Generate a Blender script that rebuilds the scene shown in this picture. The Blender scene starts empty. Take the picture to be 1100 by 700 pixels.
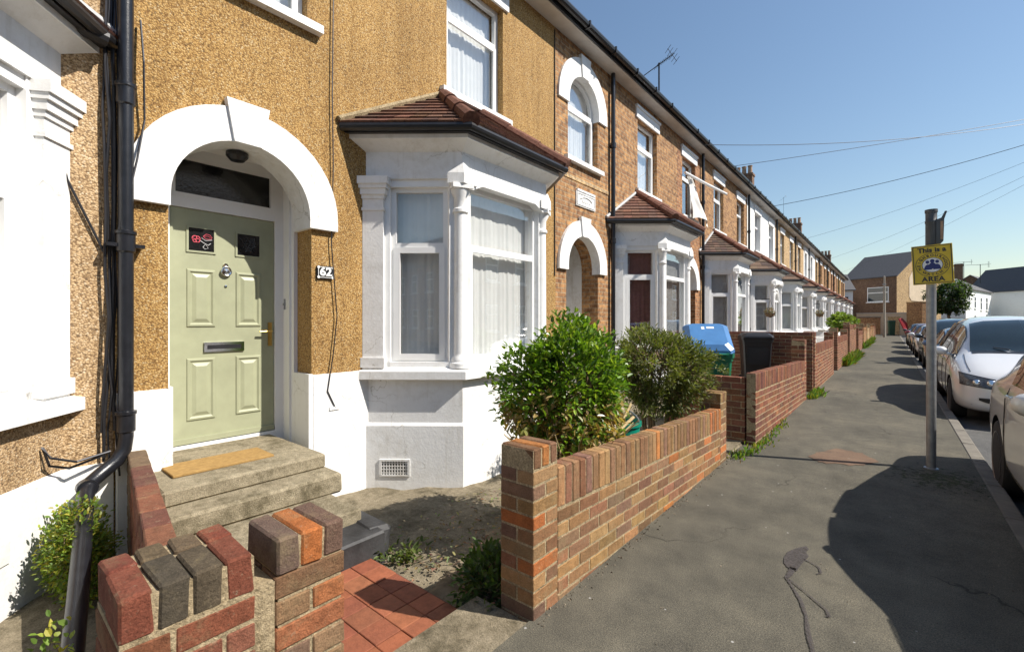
import bpy, bmesh, math, random
from mathutils import Vector, Matrix
from mathutils.geometry import tessellate_polygon
R = random.Random(7)
sc = bpy.context.scene
col = sc.collection
rad = math.radians
SUN_AZ, SUN_EL = 24.0, 46.0      # azimuth measured from +X towards +Y

# ------------------------------------------------------------------ helpers
class MB:
    def __init__(s):
        s.v = []; s.f = []; s.m = []; s.c = []; s.smooth = False
    def vert(s, p): s.v.append((p[0], p[1], p[2])); return len(s.v) - 1
    def face(s, idx, m=0, c=(1, 1, 1)): s.f.append(tuple(idx)); s.m.append(m); s.c.append(c)
    def poly(s, pts, m=0, c=(1, 1, 1)):
        s.face([s.vert(p) for p in pts], m, c)
    def box(s, x0, x1, y0, y1, z0, z1, m=0, c=(1, 1, 1)):
        s.obox((0, 0, 0), (1, 0, 0), (0, 1, 0), (x0, x1), (y0, y1), (z0, z1), m, c)
    def obox(s, o, ux, uy, xs, ys, zs, m=0, c=(1, 1, 1)):
        o = Vector(o); ux = Vector(ux); uy = Vector(uy); uz = Vector((0, 0, 1))
        b = len(s.v)
        for z in zs:
            for (x, y) in ((xs[0], ys[0]), (xs[1], ys[0]), (xs[1], ys[1]), (xs[0], ys[1])):
                s.vert(o + ux * x + uy * y + uz * z)
        for q in ((3, 2, 1, 0), (4, 5, 6, 7), (0, 1, 5, 4), (1, 2, 6, 5), (2, 3, 7, 6), (3, 0, 4, 7)):
            s.face([b + i for i in q], m, c)
    def bbox(s, o, ux, uy, uz, d, e=0.004, c=(1, 1, 1), m=0, jit=0.0):
        """bevelled box centred at o with half sizes d and chamfer e"""
        o = Vector(o); A = [Vector(ux), Vector(uy), Vector(uz)]
        vid = {}
        for sx in (-1, 1):
            for sy in (-1, 1):
                for sz in (-1, 1):
                    sg = (sx, sy, sz)
                    j = [R.uniform(-jit, jit) for _ in range(3)]
                    for k in range(3):
                        p = o.copy()
                        for a in range(3):
                            h = d[a] if a == k else d[a] - e
                            p += A[a] * (sg[a] * h + j[a])
                        vid[(sg, k)] = s.vert(p)
        def g(sg, k): return vid[(tuple(sg), k)]
        for k in range(3):
            a, b = [(1, 2), (2, 0), (0, 1)][k]
            for sk in (-1, 1):
                q = []
                for (p, r) in ((-1, -1), (1, -1), (1, 1), (-1, 1)):
                    sg = [0, 0, 0]; sg[k] = sk; sg[a] = p; sg[b] = r; q.append(g(sg, k))
                s.face(q if sk > 0 else q[::-1], m, c)
        for k in range(3):
            a, b = [(1, 2), (2, 0), (0, 1)][k]
            for sa in (-1, 1):
                for sb in (-1, 1):
                    s1 = [0, 0, 0]; s1[k] = -1; s1[a] = sa; s1[b] = sb
                    s2 = list(s1); s2[k] = 1
                    q = [g(s1, a), g(s2, a), g(s2, b), g(s1, b)]
                    s.face(q if sa * sb < 0 else q[::-1], m, c)
        for sx in (-1, 1):
            for sy in (-1, 1):
                for sz in (-1, 1):
                    q = [g((sx, sy, sz), k) for k in range(3)]
                    s.face(q if sx * sy * sz > 0 else q[::-1], m, c)
    def tube(s, pts, r, n=8, m=0, c=(1, 1, 1), cap=True):
        pts = [Vector(p) for p in pts]
        rs = r if isinstance(r, (list, tuple)) else [r] * len(pts)
        rings = []
        up = Vector((0, 0, 1))
        prev = None
        for i, p in enumerate(pts):
            t = (pts[min(i + 1, len(pts) - 1)] - pts[max(i - 1, 0)]).normalized()
            if prev is None:
                a = t.cross(up)
                if a.length < 1e-3: a = t.cross(Vector((1, 0, 0)))
                a.normalize()
            else:
                a = (prev - t * prev.dot(t))
                if a.length < 1e-5: a = t.cross(up)
                a.normalize()
            prev = a
            b = t.cross(a)
            rings.append([s.vert(p + (a * math.cos(2 * math.pi * k / n) + b * math.sin(2 * math.pi * k / n)) * rs[i]) for k in range(n)])
        for i in range(len(rings) - 1):
            for k in range(n):
                s.face((rings[i][k], rings[i + 1][k], rings[i + 1][(k + 1) % n], rings[i][(k + 1) % n]), m, c)
        if cap:
            s.face(rings[0], m, c); s.face(rings[-1][::-1], m, c)
    def lathe(s, prof, o=(0, 0, 0), axis='z', n=20, m=0, c=(1, 1, 1)):
        """prof: list of (radius, height)"""
        o = Vector(o); rings = []
        for (r, h) in prof:
            ring = []
            for k in range(n):
                a = 2 * math.pi * k / n
                if axis == 'z': p = (r * math.cos(a), r * math.sin(a), h)
                elif axis == 'x': p = (h, r * math.cos(a), r * math.sin(a))
                else: p = (r * math.sin(a), h, r * math.cos(a))
                ring.append(s.vert(o + Vector(p)))
            rings.append(ring)
        for i in range(len(rings) - 1):
            for k in range(n):
                s.face((rings[i][k], rings[i][(k + 1) % n], rings[i + 1][(k + 1) % n], rings[i + 1][k]), m, c)
        s.face(rings[0][::-1], m, c); s.face(rings[-1], m, c)
    def prism(s, poly, z0, z1, m=0, c=(1, 1, 1)):
        """poly in xy extruded along z"""
        a = [s.vert((p[0], p[1], z0)) for p in poly]; b = [s.vert((p[0], p[1], z1)) for p in poly]
        n = len(poly)
        s.face(a[::-1], m, c); s.face(b, m, c)
        for i in range(n): s.face((a[i], a[(i + 1) % n], b[(i + 1) % n], b[i]), m, c)
    def yzprism(s, poly, x0, x1, m=0, c=(1, 1, 1)):
        """poly in (y,z), extruded along x, any simple polygon"""
        n = len(poly)
        a = [s.vert((x0, p[0], p[1])) for p in poly]; b = [s.vert((x1, p[0], p[1])) for p in poly]
        tri = tessellate_polygon([[Vector((p[0], p[1], 0)) for p in poly]])
        for t in tri:
            s.face([b[i] for i in t], m, c); s.face([a[i] for i in t][::-1], m, c)
        for i in range(n): s.face((a[i], a[(i + 1) % n], b[(i + 1) % n], b[i]), m, c)
    def grid(s, fn, nu, nv, m=0, c=(1, 1, 1)):
        ids = [[s.vert(fn(i / nu, j / nv)) for j in range(nv + 1)] for i in range(nu + 1)]
        for i in range(nu):
            for j in range(nv):
                s.face((ids[i][j], ids[i + 1][j], ids[i + 1][j + 1], ids[i][j + 1]), m, c)
    def obj(s, name, mats, parent=None, smooth=False, recalc=True, angle=None):
        off = Vector((0, 0, 0)); p = parent
        while p is not None: off += p.location; p = p.parent
        me = bpy.data.meshes.new(name)
        me.from_pydata([(v[0] - off.x, v[1] - off.y, v[2] - off.z) for v in s.v], [], s.f)
        if not isinstance(mats, (list, tuple)): mats = [mats]
        for mt in mats: me.materials.append(mt)
        me.polygons.foreach_set('material_index', s.m)
        ca = me.color_attributes.new('Col', 'FLOAT_COLOR', 'CORNER')
        buf = []
        for f, c in zip(s.f, s.c): buf += [c[0], c[1], c[2], 1.0] * len(f)
        ca.data.foreach_set('color', buf)
        if recalc:
            bm = bmesh.new(); bm.from_mesh(me)
            bmesh.ops.recalc_face_normals(bm, faces=bm.faces); bm.to_mesh(me); bm.free()
        if smooth or angle:
            me.polygons.foreach_set('use_smooth', [True] * len(me.polygons))
            if angle: me.set_sharp_from_angle(angle=rad(angle))
        me.update()
        o = bpy.data.objects.new(name, me); col.objects.link(o)
        if parent: o.parent = parent
        return o

def tag(o, label=None, cat=None, group=None, kind=None):
    if label: o['label'] = label
    if cat: o['category'] = cat
    if group: o['group'] = group
    if kind: o['kind'] = kind
    return o
def thing(name, label, cat, loc=(0, 0, 0), group=None, rz=0):
    o = bpy.data.objects.new(name, None); o.empty_display_size = .2
    col.objects.link(o); o.location = loc; o.rotation_euler = (0, 0, rz)
    return tag(o, label, cat, group)
def copy_tree(o, parent=None):
    c = o.copy(); col.objects.link(c); c.parent = parent
    for ch in list(o.children): copy_tree(ch, c)
    return c
def arc(cy, cz, r, a0, a1, n):
    return [(cy + r * math.cos(rad(a0 + (a1 - a0) * i / n)), cz + r * math.sin(rad(a0 + (a1 - a0) * i / n))) for i in range(n + 1)]
def vary(c, a, hue=0.0):
    k = 1 + R.uniform(-a, a)
    return tuple(max(0.004, x * k * (1 + R.uniform(-hue, hue))) for x in c)

# ------------------------------------------------------------------ materials
def newmat(name):
    m = bpy.data.materials.new(name); m.use_nodes = True
    nt = m.node_tree; b = nt.nodes['Principled BSDF']
    return m, nt, b
def N(nt, t, **k):
    n = nt.nodes.new(t)
    for a, v in k.items():
        if a in n.inputs: n.inputs[a].default_value = v
        else: setattr(n, a, v)
    return n
def pos(nt, scale=(1, 1, 1), kind='Object'):
    if kind == 'world': g = N(nt, 'ShaderNodeNewGeometry'); out = g.outputs['Position']
    else: g = N(nt, 'ShaderNodeTexCoord'); out = g.outputs['Object']
    mp = N(nt, 'ShaderNodeMapping'); mp.inputs['Scale'].default_value = scale
    nt.links.new(out, mp.inputs['Vector']); return mp.outputs['Vector']
def noise(nt, vec, scale, detail=4, rough=.6):
    n = N(nt, 'ShaderNodeTexNoise'); n.inputs['Scale'].default_value = scale
    n.inputs['Detail'].default_value = detail; n.inputs['Roughness'].default_value = rough
    nt.links.new(vec, n.inputs['Vector']); return n.outputs['Fac']
def ramp(nt, fac, stops, interp='LINEAR'):
    r = N(nt, 'ShaderNodeValToRGB'); cr = r.color_ramp; cr.interpolation = interp
    while len(cr.elements) > 1: cr.elements.remove(cr.elements[-1])
    for i, (p, c) in enumerate(stops):
        e = cr.elements[0] if i == 0 else cr.elements.new(p)
        e.position = p; e.color = (c[0], c[1], c[2], 1)
    nt.links.new(fac, r.inputs['Fac']); return r.outputs['Color']
def mix(nt, a, b, fac, mode='MIX'):
    n = N(nt, 'ShaderNodeMix'); n.data_type = 'RGBA'; n.blend_type = mode
    for sk, v in ((n.inputs[6], a), (n.inputs[7], b), (n.inputs[0], fac)):
        if isinstance(v, (int, float)): sk.default_value = v
        elif isinstance(v, tuple): sk.default_value = (v[0], v[1], v[2], 1)
        else: nt.links.new(v, sk)
    return n.outputs[2]
def math_(nt, op, a, b=None):
    n = N(nt, 'ShaderNodeMath'); n.operation = op
    for i, v in enumerate((a, b)):
        if v is None: continue
        if isinstance(v, (int, float)): n.inputs[i].default_value = v
        else: nt.links.new(v, n.inputs[i])
    return n.outputs[0]
def bump(nt, b, h, strength=.4, dist=.01):
    n = N(nt, 'ShaderNodeBump'); n.inputs['Strength'].default_value = strength; n.inputs['Distance'].default_value = dist
    nt.links.new(h, n.inputs['Height']); nt.links.new(n.outputs['Normal'], b.inputs['Normal'])

def plain(name, c, rough=.6, var=.12, scale=6, bumpd=0, metal=0, spec=.5, fine=0):
    m, nt, b = newmat(name)
    v = pos(nt, kind='world')
    n = noise(nt, v, scale, 6)
    lo = tuple(x * (1 - var) for x in c); hi = tuple(min(1, x * (1 + var * .6)) for x in c)
    cc = ramp(nt, n, [(.3, lo), (.7, hi)])
    nt.links.new(cc, b.inputs['Base Color'])
    b.inputs['Roughness'].default_value = rough; b.inputs['Metallic'].default_value = metal
    b.inputs['Specular IOR Level'].default_value = spec
    if bumpd: bump(nt, b, noise(nt, v, fine or scale * 8, 5), .5, bumpd)
    return m
def stucco(name, c, dirt=(.42, .38, .30), amt=.38):
    """white masonry paint with faint weathering, small chips and a few hairline cracks"""
    m, nt, b = newmat(name); v = pos(nt, kind='world')
    n = noise(nt, v, 2.2, 8, .65); n2 = noise(nt, v, 14, 6, .7)
    f = ramp(nt, math_(nt, 'MULTIPLY', n, n2), [(.23, (0, 0, 0)), (.48, (amt, amt, amt))])
    cc = mix(nt, c, dirt, f)
    vs = pos(nt, (7, 7, .7), kind='world'); st_ = noise(nt, vs, 1.5, 6, .7)
    cc = mix(nt, cc, dirt, ramp(nt, st_, [(.56, (0, 0, 0)), (.74, (amt * .9, amt * .9, amt * .9))]))
    n4 = noise(nt, v, 24, 8, .8)
    cc = mix(nt, cc, (.30, .27, .22), ramp(nt, n4, [(.665, (0, 0, 0)), (.70, (.7, .7, .7))]))
    vc = N(nt, 'ShaderNodeTexVoronoi'); vc.feature = 'DISTANCE_TO_EDGE'; vc.inputs['Scale'].default_value = 1.1
    wob = N(nt, 'ShaderNodeTexNoise'); wob.inputs['Scale'].default_value = 4; wob.inputs['Detail'].default_value = 7; nt.links.new(v, wob.inputs['Vector'])
    vm = N(nt, 'ShaderNodeVectorMath'); vm.operation = 'SCALE'; vm.inputs['Scale'].default_value = .5; nt.links.new(wob.outputs['Color'], vm.inputs[0])
    va = N(nt, 'ShaderNodeVectorMath'); va.operation = 'ADD'; nt.links.new(v, va.inputs[0]); nt.links.new(vm.outputs[0], va.inputs[1]); nt.links.new(va.outputs[0], vc.inputs['Vector'])
    crk = ramp(nt, vc.outputs['Distance'], [(.0015, (.62, .6, .56)), (.005, (1, 1, 1))])
    msk = ramp(nt, noise(nt, v, 1.3, 3), [(.52, (0, 0, 0)), (.60, (1, 1, 1))])
    cc = mix(nt, cc, mix(nt, (1, 1, 1), crk, msk), 1.0, 'MULTIPLY')
    nt.links.new(cc, b.inputs['Base Color']); b.inputs['Roughness'].default_value = .62
    bump(nt, b, math_(nt, 'ADD', noise(nt, v, 45, 5, .7), noise(nt, v, 9, 4, .6)), .4, .0055)
    return m
def roughcast(name, pal, big, scale=92):
    m, nt, b = newmat(name); v = pos(nt, kind='world')
    wv = N(nt, 'ShaderNodeTexVoronoi'); wv.inputs['Scale'].default_value = scale; wv.inputs['Randomness'].default_value = 1
    nt.links.new(v, wv.inputs['Vector'])
    sep = N(nt, 'ShaderNodeSeparateColor'); nt.links.new(wv.outputs['Color'], sep.inputs[0])
    c1 = ramp(nt, sep.outputs[0], pal, 'CONSTANT')
    wv2 = N(nt, 'ShaderNodeTexVoronoi'); wv2.inputs['Scale'].default_value = scale * 2.1
    nt.links.new(v, wv2.inputs['Vector'])
    sep2 = N(nt, 'ShaderNodeSeparateColor'); nt.links.new(wv2.outputs['Color'], sep2.inputs[0])
    c2 = ramp(nt, sep2.outputs[1], pal, 'CONSTANT')
    cc = mix(nt, c1, c2, .4)
    # colour multiplied darker towards the gaps between the pebbles
    gap = ramp(nt, wv.outputs['Distance'], [(.42, (1, 1, 1)), (.75, big[2])])
    cc = mix(nt, cc, gap, 1.0, 'MULTIPLY')
    n = noise(nt, v, 1.1, 7, .7)
    tone = ramp(nt, n, [(.28, big[0]), (.72, big[1])])
    cc = mix(nt, cc, tone, 1.0, 'MULTIPLY')
    vs = pos(nt, (1.5, 5.0, .35), kind='world'); st_ = noise(nt, vs, 1.6, 6, .65)
    cc = mix(nt, cc, ramp(nt, st_, [(.32, (.80, .77, .72)), (.55, (1, 1, 1)), (.75, (1.08, 1.08, 1.1))]), 1.0, 'MULTIPLY')
    nt.links.new(cc, b.inputs['Base Color']); b.inputs['Roughness'].default_value = .92
    h = math_(nt, 'SUBTRACT', 1.0, wv.outputs['Distance'])
    bump(nt, b, math_(nt, 'ADD', h, noise(nt, v, 90, 3)), .75, .006)
    return m
def brickwall(name, c1, c2, mortar, tone=((.8, .8, .8), (1.1, 1.1, 1.1))):
    """flat brickwork for the house fronts: picks (y,z) or (x,z) by the face direction"""
    m, nt, b = newmat(name)
    g = N(nt, 'ShaderNodeNewGeometry')
    sp = N(nt, 'ShaderNodeSeparateXYZ'); nt.links.new(g.outputs['Position'], sp.inputs[0])
    sn = N(nt, 'ShaderNodeSeparateXYZ'); nt.links.new(g.outputs['Normal'], sn.inputs[0])
    ax = math_(nt, 'GREATER_THAN', math_(nt, 'ABSOLUTE', sn.outputs[0]), .6)
    hy = math_(nt, 'MULTIPLY', sp.outputs[1], ax)
    hx = math_(nt, 'MULTIPLY', sp.outputs[0], math_(nt, 'SUBTRACT', 1.0, ax))
    cb = N(nt, 'ShaderNodeCombineXYZ'); nt.links.new(math_(nt, 'ADD', hy, hx), cb.inputs[0]); nt.links.new(sp.outputs[2], cb.inputs[1])
    bt = N(nt, 'ShaderNodeTexBrick'); nt.links.new(cb.outputs[0], bt.inputs['Vector'])
    bt.inputs['Scale'].default_value = 1; bt.inputs['Brick Width'].default_value = .225; bt.inputs['Row Height'].default_value = .075
    bt.inputs['Mortar Size'].default_value = .0065; bt.inputs['Mortar Smooth'].default_value = .3; bt.inputs['Bias'].default_value = -.1
    bt.inputs['Color1'].default_value = (*c1, 1); bt.inputs['Color2'].default_value = (*c2, 1); bt.inputs['Mortar'].default_value = (*mortar, 1)
    n = noise(nt, g.outputs['Position'], 3, 8, .7)
    cc = mix(nt, bt.outputs['Color'], ramp(nt, n, [(.3, tone[0]), (.7, tone[1])]), 1.0, 'MULTIPLY')
    n4 = noise(nt, g.outputs['Position'], 11, 3, .5)
    cc = mix(nt, cc, ramp(nt, n4, [(.34, (.55, .5, .48)), (.5, (1, 1, 1)), (.68, (1.3, 1.28, 1.2))]), 1.0, 'MULTIPLY')
    n2 = noise(nt, g.outputs['Position'], 60, 4)
    cc = mix(nt, cc, ramp(nt, n2, [(.3, (.7, .7, .7)), (.7, (1.2, 1.2, 1.2))]), 1.0, 'MULTIPLY')
    nt.links.new(cc, b.inputs['Base Color']); b.inputs['Roughness'].default_value = .9
    h = math_(nt, 'ADD', math_(nt, 'SUBTRACT', 1.0, bt.outputs['Fac']), math_(nt, 'MULTIPLY', n2, .4))
    bump(nt, b, h, .7, .008)
    return m
def attrmat(name, rough=.85, nscale=40, namt=(.6, 1.25), bd=.004, spec=.3, stain=None):
    """colour comes from the per-piece vertex colour (one colour for each brick, tile or leaf)"""
    m, nt, b = newmat(name); v = pos(nt, kind='world')
    a = N(nt, 'ShaderNodeAttribute'); a.attribute_name = 'Col'
    n = noise(nt, v, nscale, 7, .7)
    cc = mix(nt, a.outputs['Color'], ramp(nt, n, [(.3, (namt[0],) * 3), (.7, (namt[1],) * 3)]), 1.0, 'MULTIPLY')
    if stain:
        n5 = noise(nt, v, 170, 4, .7)
        cc = mix(nt, cc, ramp(nt, n5, [(.28, (.62, .6, .58)), (.5, (1, 1, 1)), (.74, (1.4, 1.36, 1.3))]), 1.0, 'MULTIPLY')
        n6 = noise(nt, v, 11, 9, .8)
        cc = mix(nt, cc, (.045, .038, .030), ramp(nt, n6, [(.54, (0, 0, 0)), (.68, (.55, .55, .55))]))
        n7 = noise(nt, v, 38, 6, .75)
        cc = mix(nt, cc, (.36, .30, .20), ramp(nt, n7, [(.60, (0, 0, 0)), (.70, (.55, .55, .55))]))
        n3 = noise(nt, v, 7, 8, .75)
        cc = mix(nt, cc, stain, ramp(nt, n3, [(.52, (0, 0, 0)), (.72, (.55, .55, .55))]))
    nt.links.new(cc, b.inputs['Base Color']); b.inputs['Roughness'].default_value = rough
    b.inputs['Specular IOR Level'].default_value = spec
    if bd: bump(nt, b, math_(nt, 'ADD', noise(nt, v, nscale * 4, 7, .75), noise(nt, v, nscale * .8, 4, .6)), .8, bd * 1.6)
    return m
def leafmat(name, rough=.4, trans=.28):
    m, nt, b = newmat(name)
    a = N(nt, 'ShaderNodeAttribute'); a.attribute_name = 'Col'
    nt.links.new(a.outputs['Color'], b.inputs['Base Color']); b.inputs['Roughness'].default_value = rough
    t = N(nt, 'ShaderNodeBsdfTranslucent')
    tc = mix(nt, a.outputs['Color'], (1.0, 1.0, .35), 1.0, 'MULTIPLY'); tc2 = mix(nt, tc, (2.2, 2.2, 2.2), 1.0, 'MULTIPLY')
    nt.links.new(tc2, t.inputs['Color'])
    mx = N(nt, 'ShaderNodeMixShader'); mx.inputs[0].default_value = trans
    nt.links.new(b.outputs[0], mx.inputs[1]); nt.links.new(t.outputs[0], mx.inputs[2])
    nt.links.new(mx.outputs[0], nt.nodes['Material Output'].inputs['Surface'])
    return m
def glassmat(name, tint=(.975, .975, .97), base=.075, k=1.1):
    m, nt, b = newmat(name)
    tr = N(nt, 'ShaderNodeBsdfTransparent'); tr.inputs['Color'].default_value = (*tint, 1)
    gl = N(nt, 'ShaderNodeBsdfGlossy'); gl.inputs['Roughness'].default_value = .015; gl.inputs['Color'].default_value = (1, 1, 1, 1)
    lw = N(nt, 'ShaderNodeLayerWeight'); lw.inputs['Blend'].default_value = .5
    v = pos(nt, kind='world')
    bp = N(nt, 'ShaderNodeBump'); bp.inputs['Strength'].default_value = .05; bp.inputs['Distance'].default_value = .02
    nt.links.new(noise(nt, v, 1.6, 1), bp.inputs['Height']); nt.links.new(bp.outputs[0], gl.inputs['Normal'])
    f = math_(nt, 'ADD', math_(nt, 'MULTIPLY', math_(nt, 'POWER', lw.outputs['Facing'], 3.0), k), base)
    mx = N(nt, 'ShaderNodeMixShader'); nt.links.new(f, mx.inputs[0])
    nt.links.new(tr.outputs[0], mx.inputs[1]); nt.links.new(gl.outputs[0], mx.inputs[2])
    nt.links.new(mx.outputs[0], nt.nodes['Material Output'].inputs['Surface'])
    return m
def carpaint(name, c, metal=.35):
    m, nt, b = newmat(name)
    b.inputs['Base Color'].default_value = (*c, 1); b.inputs['Metallic'].default_value = metal
    b.inputs['Roughness'].default_value = .32; b.inputs['Coat Weight'].default_value = 1; b.inputs['Coat Roughness'].default_value = .04
    v = pos(nt, kind='world'); n = noise(nt, v, 3, 6, .7)
    nt.links.new(ramp(nt, n, [(.3, (.26,) * 3), (.7, (.40,) * 3)]), b.inputs['Roughness'])
    return m
def blotchy(name, c, dark, sc_=4.0):
    m, nt, b = newmat(name); v = pos(nt, kind='world')
    n1 = noise(nt, v, sc_, 9, .72); n2 = noise(nt, v, 120, 4, .7); n3 = noise(nt, v, sc_ * 5, 6, .7)
    cc = ramp(nt, n1, [(.34, dark), (.50, tuple(.75 * x + .25 * y for x, y in zip(c, dark))), (.66, c)])
    cc = mix(nt, cc, ramp(nt, n3, [(.3, (.65, .64, .6)), (.7, (1.2, 1.2, 1.2))]), 1.0, 'MULTIPLY')
    cc = mix(nt, cc, ramp(nt, n2, [(.3, (.6, .6, .6)), (.7, (1.35, 1.33, 1.3))]), 1.0, 'MULTIPLY')
    nt.links.new(cc, b.inputs['Base Color']); b.inputs['Roughness'].default_value = .95; b.inputs['Specular IOR Level'].default_value = .2
    bump(nt, b, math_(nt, 'ADD', n2, n3), .8, .009)
    return m
def asphalt(name, c, patch, scale=1.0, speck=(.34, .33, .31)):
    m, nt, b = newmat(name); v = pos(nt, kind='world')
    n = noise(nt, v, .55 * scale, 8, .62); n2 = noise(nt, v, 4.5 * scale, 8, .7); n3 = noise(nt, v, 160, 3, .6)
    cc = ramp(nt, n, [(.32, tuple(x * .72 for x in c)), (.5, c), (.70, patch)])
    cc = mix(nt, cc, ramp(nt, n2, [(.30, (.72, .72, .72)), (.70, (1.22, 1.2, 1.16))]), 1.0, 'MULTIPLY')
    cc = mix(nt, cc, ramp(nt, n3, [(.30, (.5, .5, .5)), (.5, (1, 1, 1)), (.72, (1.7, 1.65, 1.55))]), 1.0, 'MULTIPLY')
    wv = N(nt, 'ShaderNodeTexVoronoi'); wv.inputs['Scale'].default_value = 9; nt.links.new(v, wv.inputs['Vector'])
    sp = ramp(nt, wv.outputs['Distance'], [(.045, (1, 1, 1)), (.07, (0, 0, 0))])
    sepc = N(nt, 'ShaderNodeSeparateColor'); nt.links.new(wv.outputs['Color'], sepc.inputs[0])
    on = math_(nt, 'GREATER_THAN', sepc.outputs[0], .74)
    sepf = N(nt, 'ShaderNodeSeparateColor'); nt.links.new(sp, sepf.inputs[0])
    cc = mix(nt, cc, speck, math_(nt, 'MULTIPLY', sepf.outputs[0], on))
    # hairline cracks
    vc = N(nt, 'ShaderNodeTexVoronoi'); vc.feature = 'DISTANCE_TO_EDGE'; vc.inputs['Scale'].default_value = .75
    wob = N(nt, 'ShaderNodeTexNoise'); wob.inputs['Scale'].default_value = 2.5; wob.inputs['Detail'].default_value = 6
    nt.links.new(v, wob.inputs['Vector'])
    vm = N(nt, 'ShaderNodeVectorMath'); vm.operation = 'SCALE'; vm.inputs['Scale'].default_value = .7
    nt.links.new(wob.outputs['Color'], vm.inputs[0])
    va = N(nt, 'ShaderNodeVectorMath'); va.operation = 'ADD'; nt.links.new(v, va.inputs[0]); nt.links.new(vm.outputs[0], va.inputs[1])
    nt.links.new(va.outputs[0], vc.inputs['Vector'])
    crk = ramp(nt, vc.outputs['Distance'], [(.003, (.45, .45, .45)), (.010, (1, 1, 1))])
    msk = ramp(nt, noise(nt, v, .8, 3), [(.5, (0, 0, 0)), (.6, (1, 1, 1))])
    cc = mix(nt, cc, mix(nt, (1, 1, 1), crk, msk), 1.0, 'MULTIPLY')
    nt.links.new(cc, b.inputs['Base Color']); b.inputs['Roughness'].default_value = .88
    b.inputs['Specular IOR Level'].default_value = .25
    bump(nt, b, math_(nt, 'ADD', n3, math_(nt, 'MULTIPLY', n2, .6)), .6, .006)
    return m

M = {}
M['white'] = stucco('white_masonry_paint', (.80, .80, .79))
M['white2'] = stucco('dirty_white_paint', (.74, .74, .73), (.36, .31, .22), .55)
M['upvc'] = plain('white_upvc', (.82, .82, .81), .35, .03)
M['rough_orange'] = roughcast('ochre_roughcast', [(0, (.085, .05, .022)), (.05, (.27, .15, .05)), (.16, (.44, .26, .085)), (.40, (.53, .32, .11)), (.66, (.60, .38, .14)), (.86, (.66, .46, .21)), (.95, (.72, .58, .36))],
                              ((.74, .73, .70), (.97, .955, .90), (.58, .52, .45)))
M['rough_tan'] = roughcast('tan_roughcast', [(0, (.10, .062, .034)), (.06, (.32, .21, .11)), (.18, (.48, .33, .175)), (.44, (.58, .41, .225)), (.68, (.66, .48, .28)), (.87, (.73, .57, .37)), (.95, (.78, .67, .50))],
                           ((.78, .76, .74), (1.06, 1.04, 1.02), (.56, .51, .46)))
M['brick_yellow'] = brickwall('stock_brick', (.44, .235, .095), (.24, .115, .05), (.36, .29, .19))
M['brick_red'] = brickwall('red_stock_brick', (.40, .19, .08), (.24, .10, .045), (.35, .28, .19))
M['brick_pale'] = brickwall('pale_stock_brick', (.56, .38, .19), (.46, .29, .13), (.48, .41, .30))
M['paint_white'] = stucco('white_painted_front', (.82, .82, .80), (.5, .48, .42), .2)
M['garden_brick'] = attrmat('garden_brick', .92, 22, (.62, 1.22), .006, .2, (.27, .21, .115))
M['mortar'] = blotchy('mortar', (.48, .39, .25), (.24, .185, .11), 12)
M['mortar_pale'] = blotchy('pale_mortar', (.46, .37, .24), (.22, .17, .10), 14)
M['roof_tile'] = attrmat('clay_roof_tile', .85, 20, (.55, 1.3), .006)
M['slate'] = plain('roof_slate', (.085, .082, .085), .7, .35, 9, .01)
M['black_plastic'] = plain('black_plastic', (.018, .018, .02), .32, .3, 10)
M['black_iron'] = plain('black_painted_iron', (.014, .015, .019), .28, .4, 16, .002)
M['dark_metal'] = plain('dark_metal', (.04, .04, .045), .45, .2, 8, 0, .6)
M['grey_steel'] = plain('grey_galvanised_steel', (.30, .31, .32), .42, .22, 14, 0, .6)
M['grey_paint'] = plain('dark_grey_paint', (.065, .072, .078), .5, .25, 10)
M['door_green'] = plain('sage_green_door', (.345, .36, .235), .45, .11, 5, .0012, 0, .5, 180)
M['chrome'] = plain('chrome', (.75, .75, .76), .12, .05, 5, 0, 1)
M['brass'] = plain('brass', (.62, .43, .14), .28, .1, 8, 0, 1)
M['dark_glass'] = plain('obscure_dark_glass', (.012, .013, .014), .12, .5, 40, .003, 0, .6, 30)
M['rose_pink'] = plain('rose_pink_glass', (.72, .12, .17), .3, .1)
M['rose_pale'] = plain('pale_leading', (.6, .6, .62), .4, .1)
M['glass'] = glassmat('window_glass')
M['curtain'] = plain('net_curtain', (.74, .76, .76), .95, .06, 5)
M['curtain_red'] = plain('plum_curtain', (.20, .085, .085), .95, .25, 8)
M['curtain_grey'] = plain('grey_net_curtain', (.42, .43, .43), .95, .15, 8)
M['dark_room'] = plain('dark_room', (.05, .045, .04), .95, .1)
M['concrete'] = blotchy('worn_dappled_concrete', (.27, .23, .165), (.10, .085, .055))  # dark blotches stand for dirt and for dappled shade painted into the colour
M['step_stone'] = blotchy('stone_step', (.34, .295, .21), (.13, .11, .07))
M['black_slab'] = plain('black_bitumen_slab', (.04, .04, .042), .6, .7, 5, .008)
M['mat'] = plain('coir_mat', (.36, .225, .085), 1, .22, 30, .01, 0, .1, 220)
M['quarry'] = attrmat('quarry_tile', .75, 18, (.72, 1.2), .003)
M['grout'] = plain('tile_joint', (.12, .07, .05), .95, .3, 10)
M['soil'] = plain('garden_soil', (.19, .15, .10), 1, .55, 6, .02, 0, .1, 40)
M['pave'] = asphalt('pavement_asphalt', (.100, .093, .074), (.130, .118, .090))
M['road'] = asphalt('road_asphalt', (.10, .10, .10), (.13, .13, .125))
M['kerb'] = plain('kerb_stone', (.175, .158, .130), .92, .3, 6, .006)
M['earth'] = plain('open_ground', (.13, .13, .08), 1, .4, .8, .02)
M['patch_tar'] = asphalt('brown_patch_tar', (.150, .098, .068), (.17, .12, .085))
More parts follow.
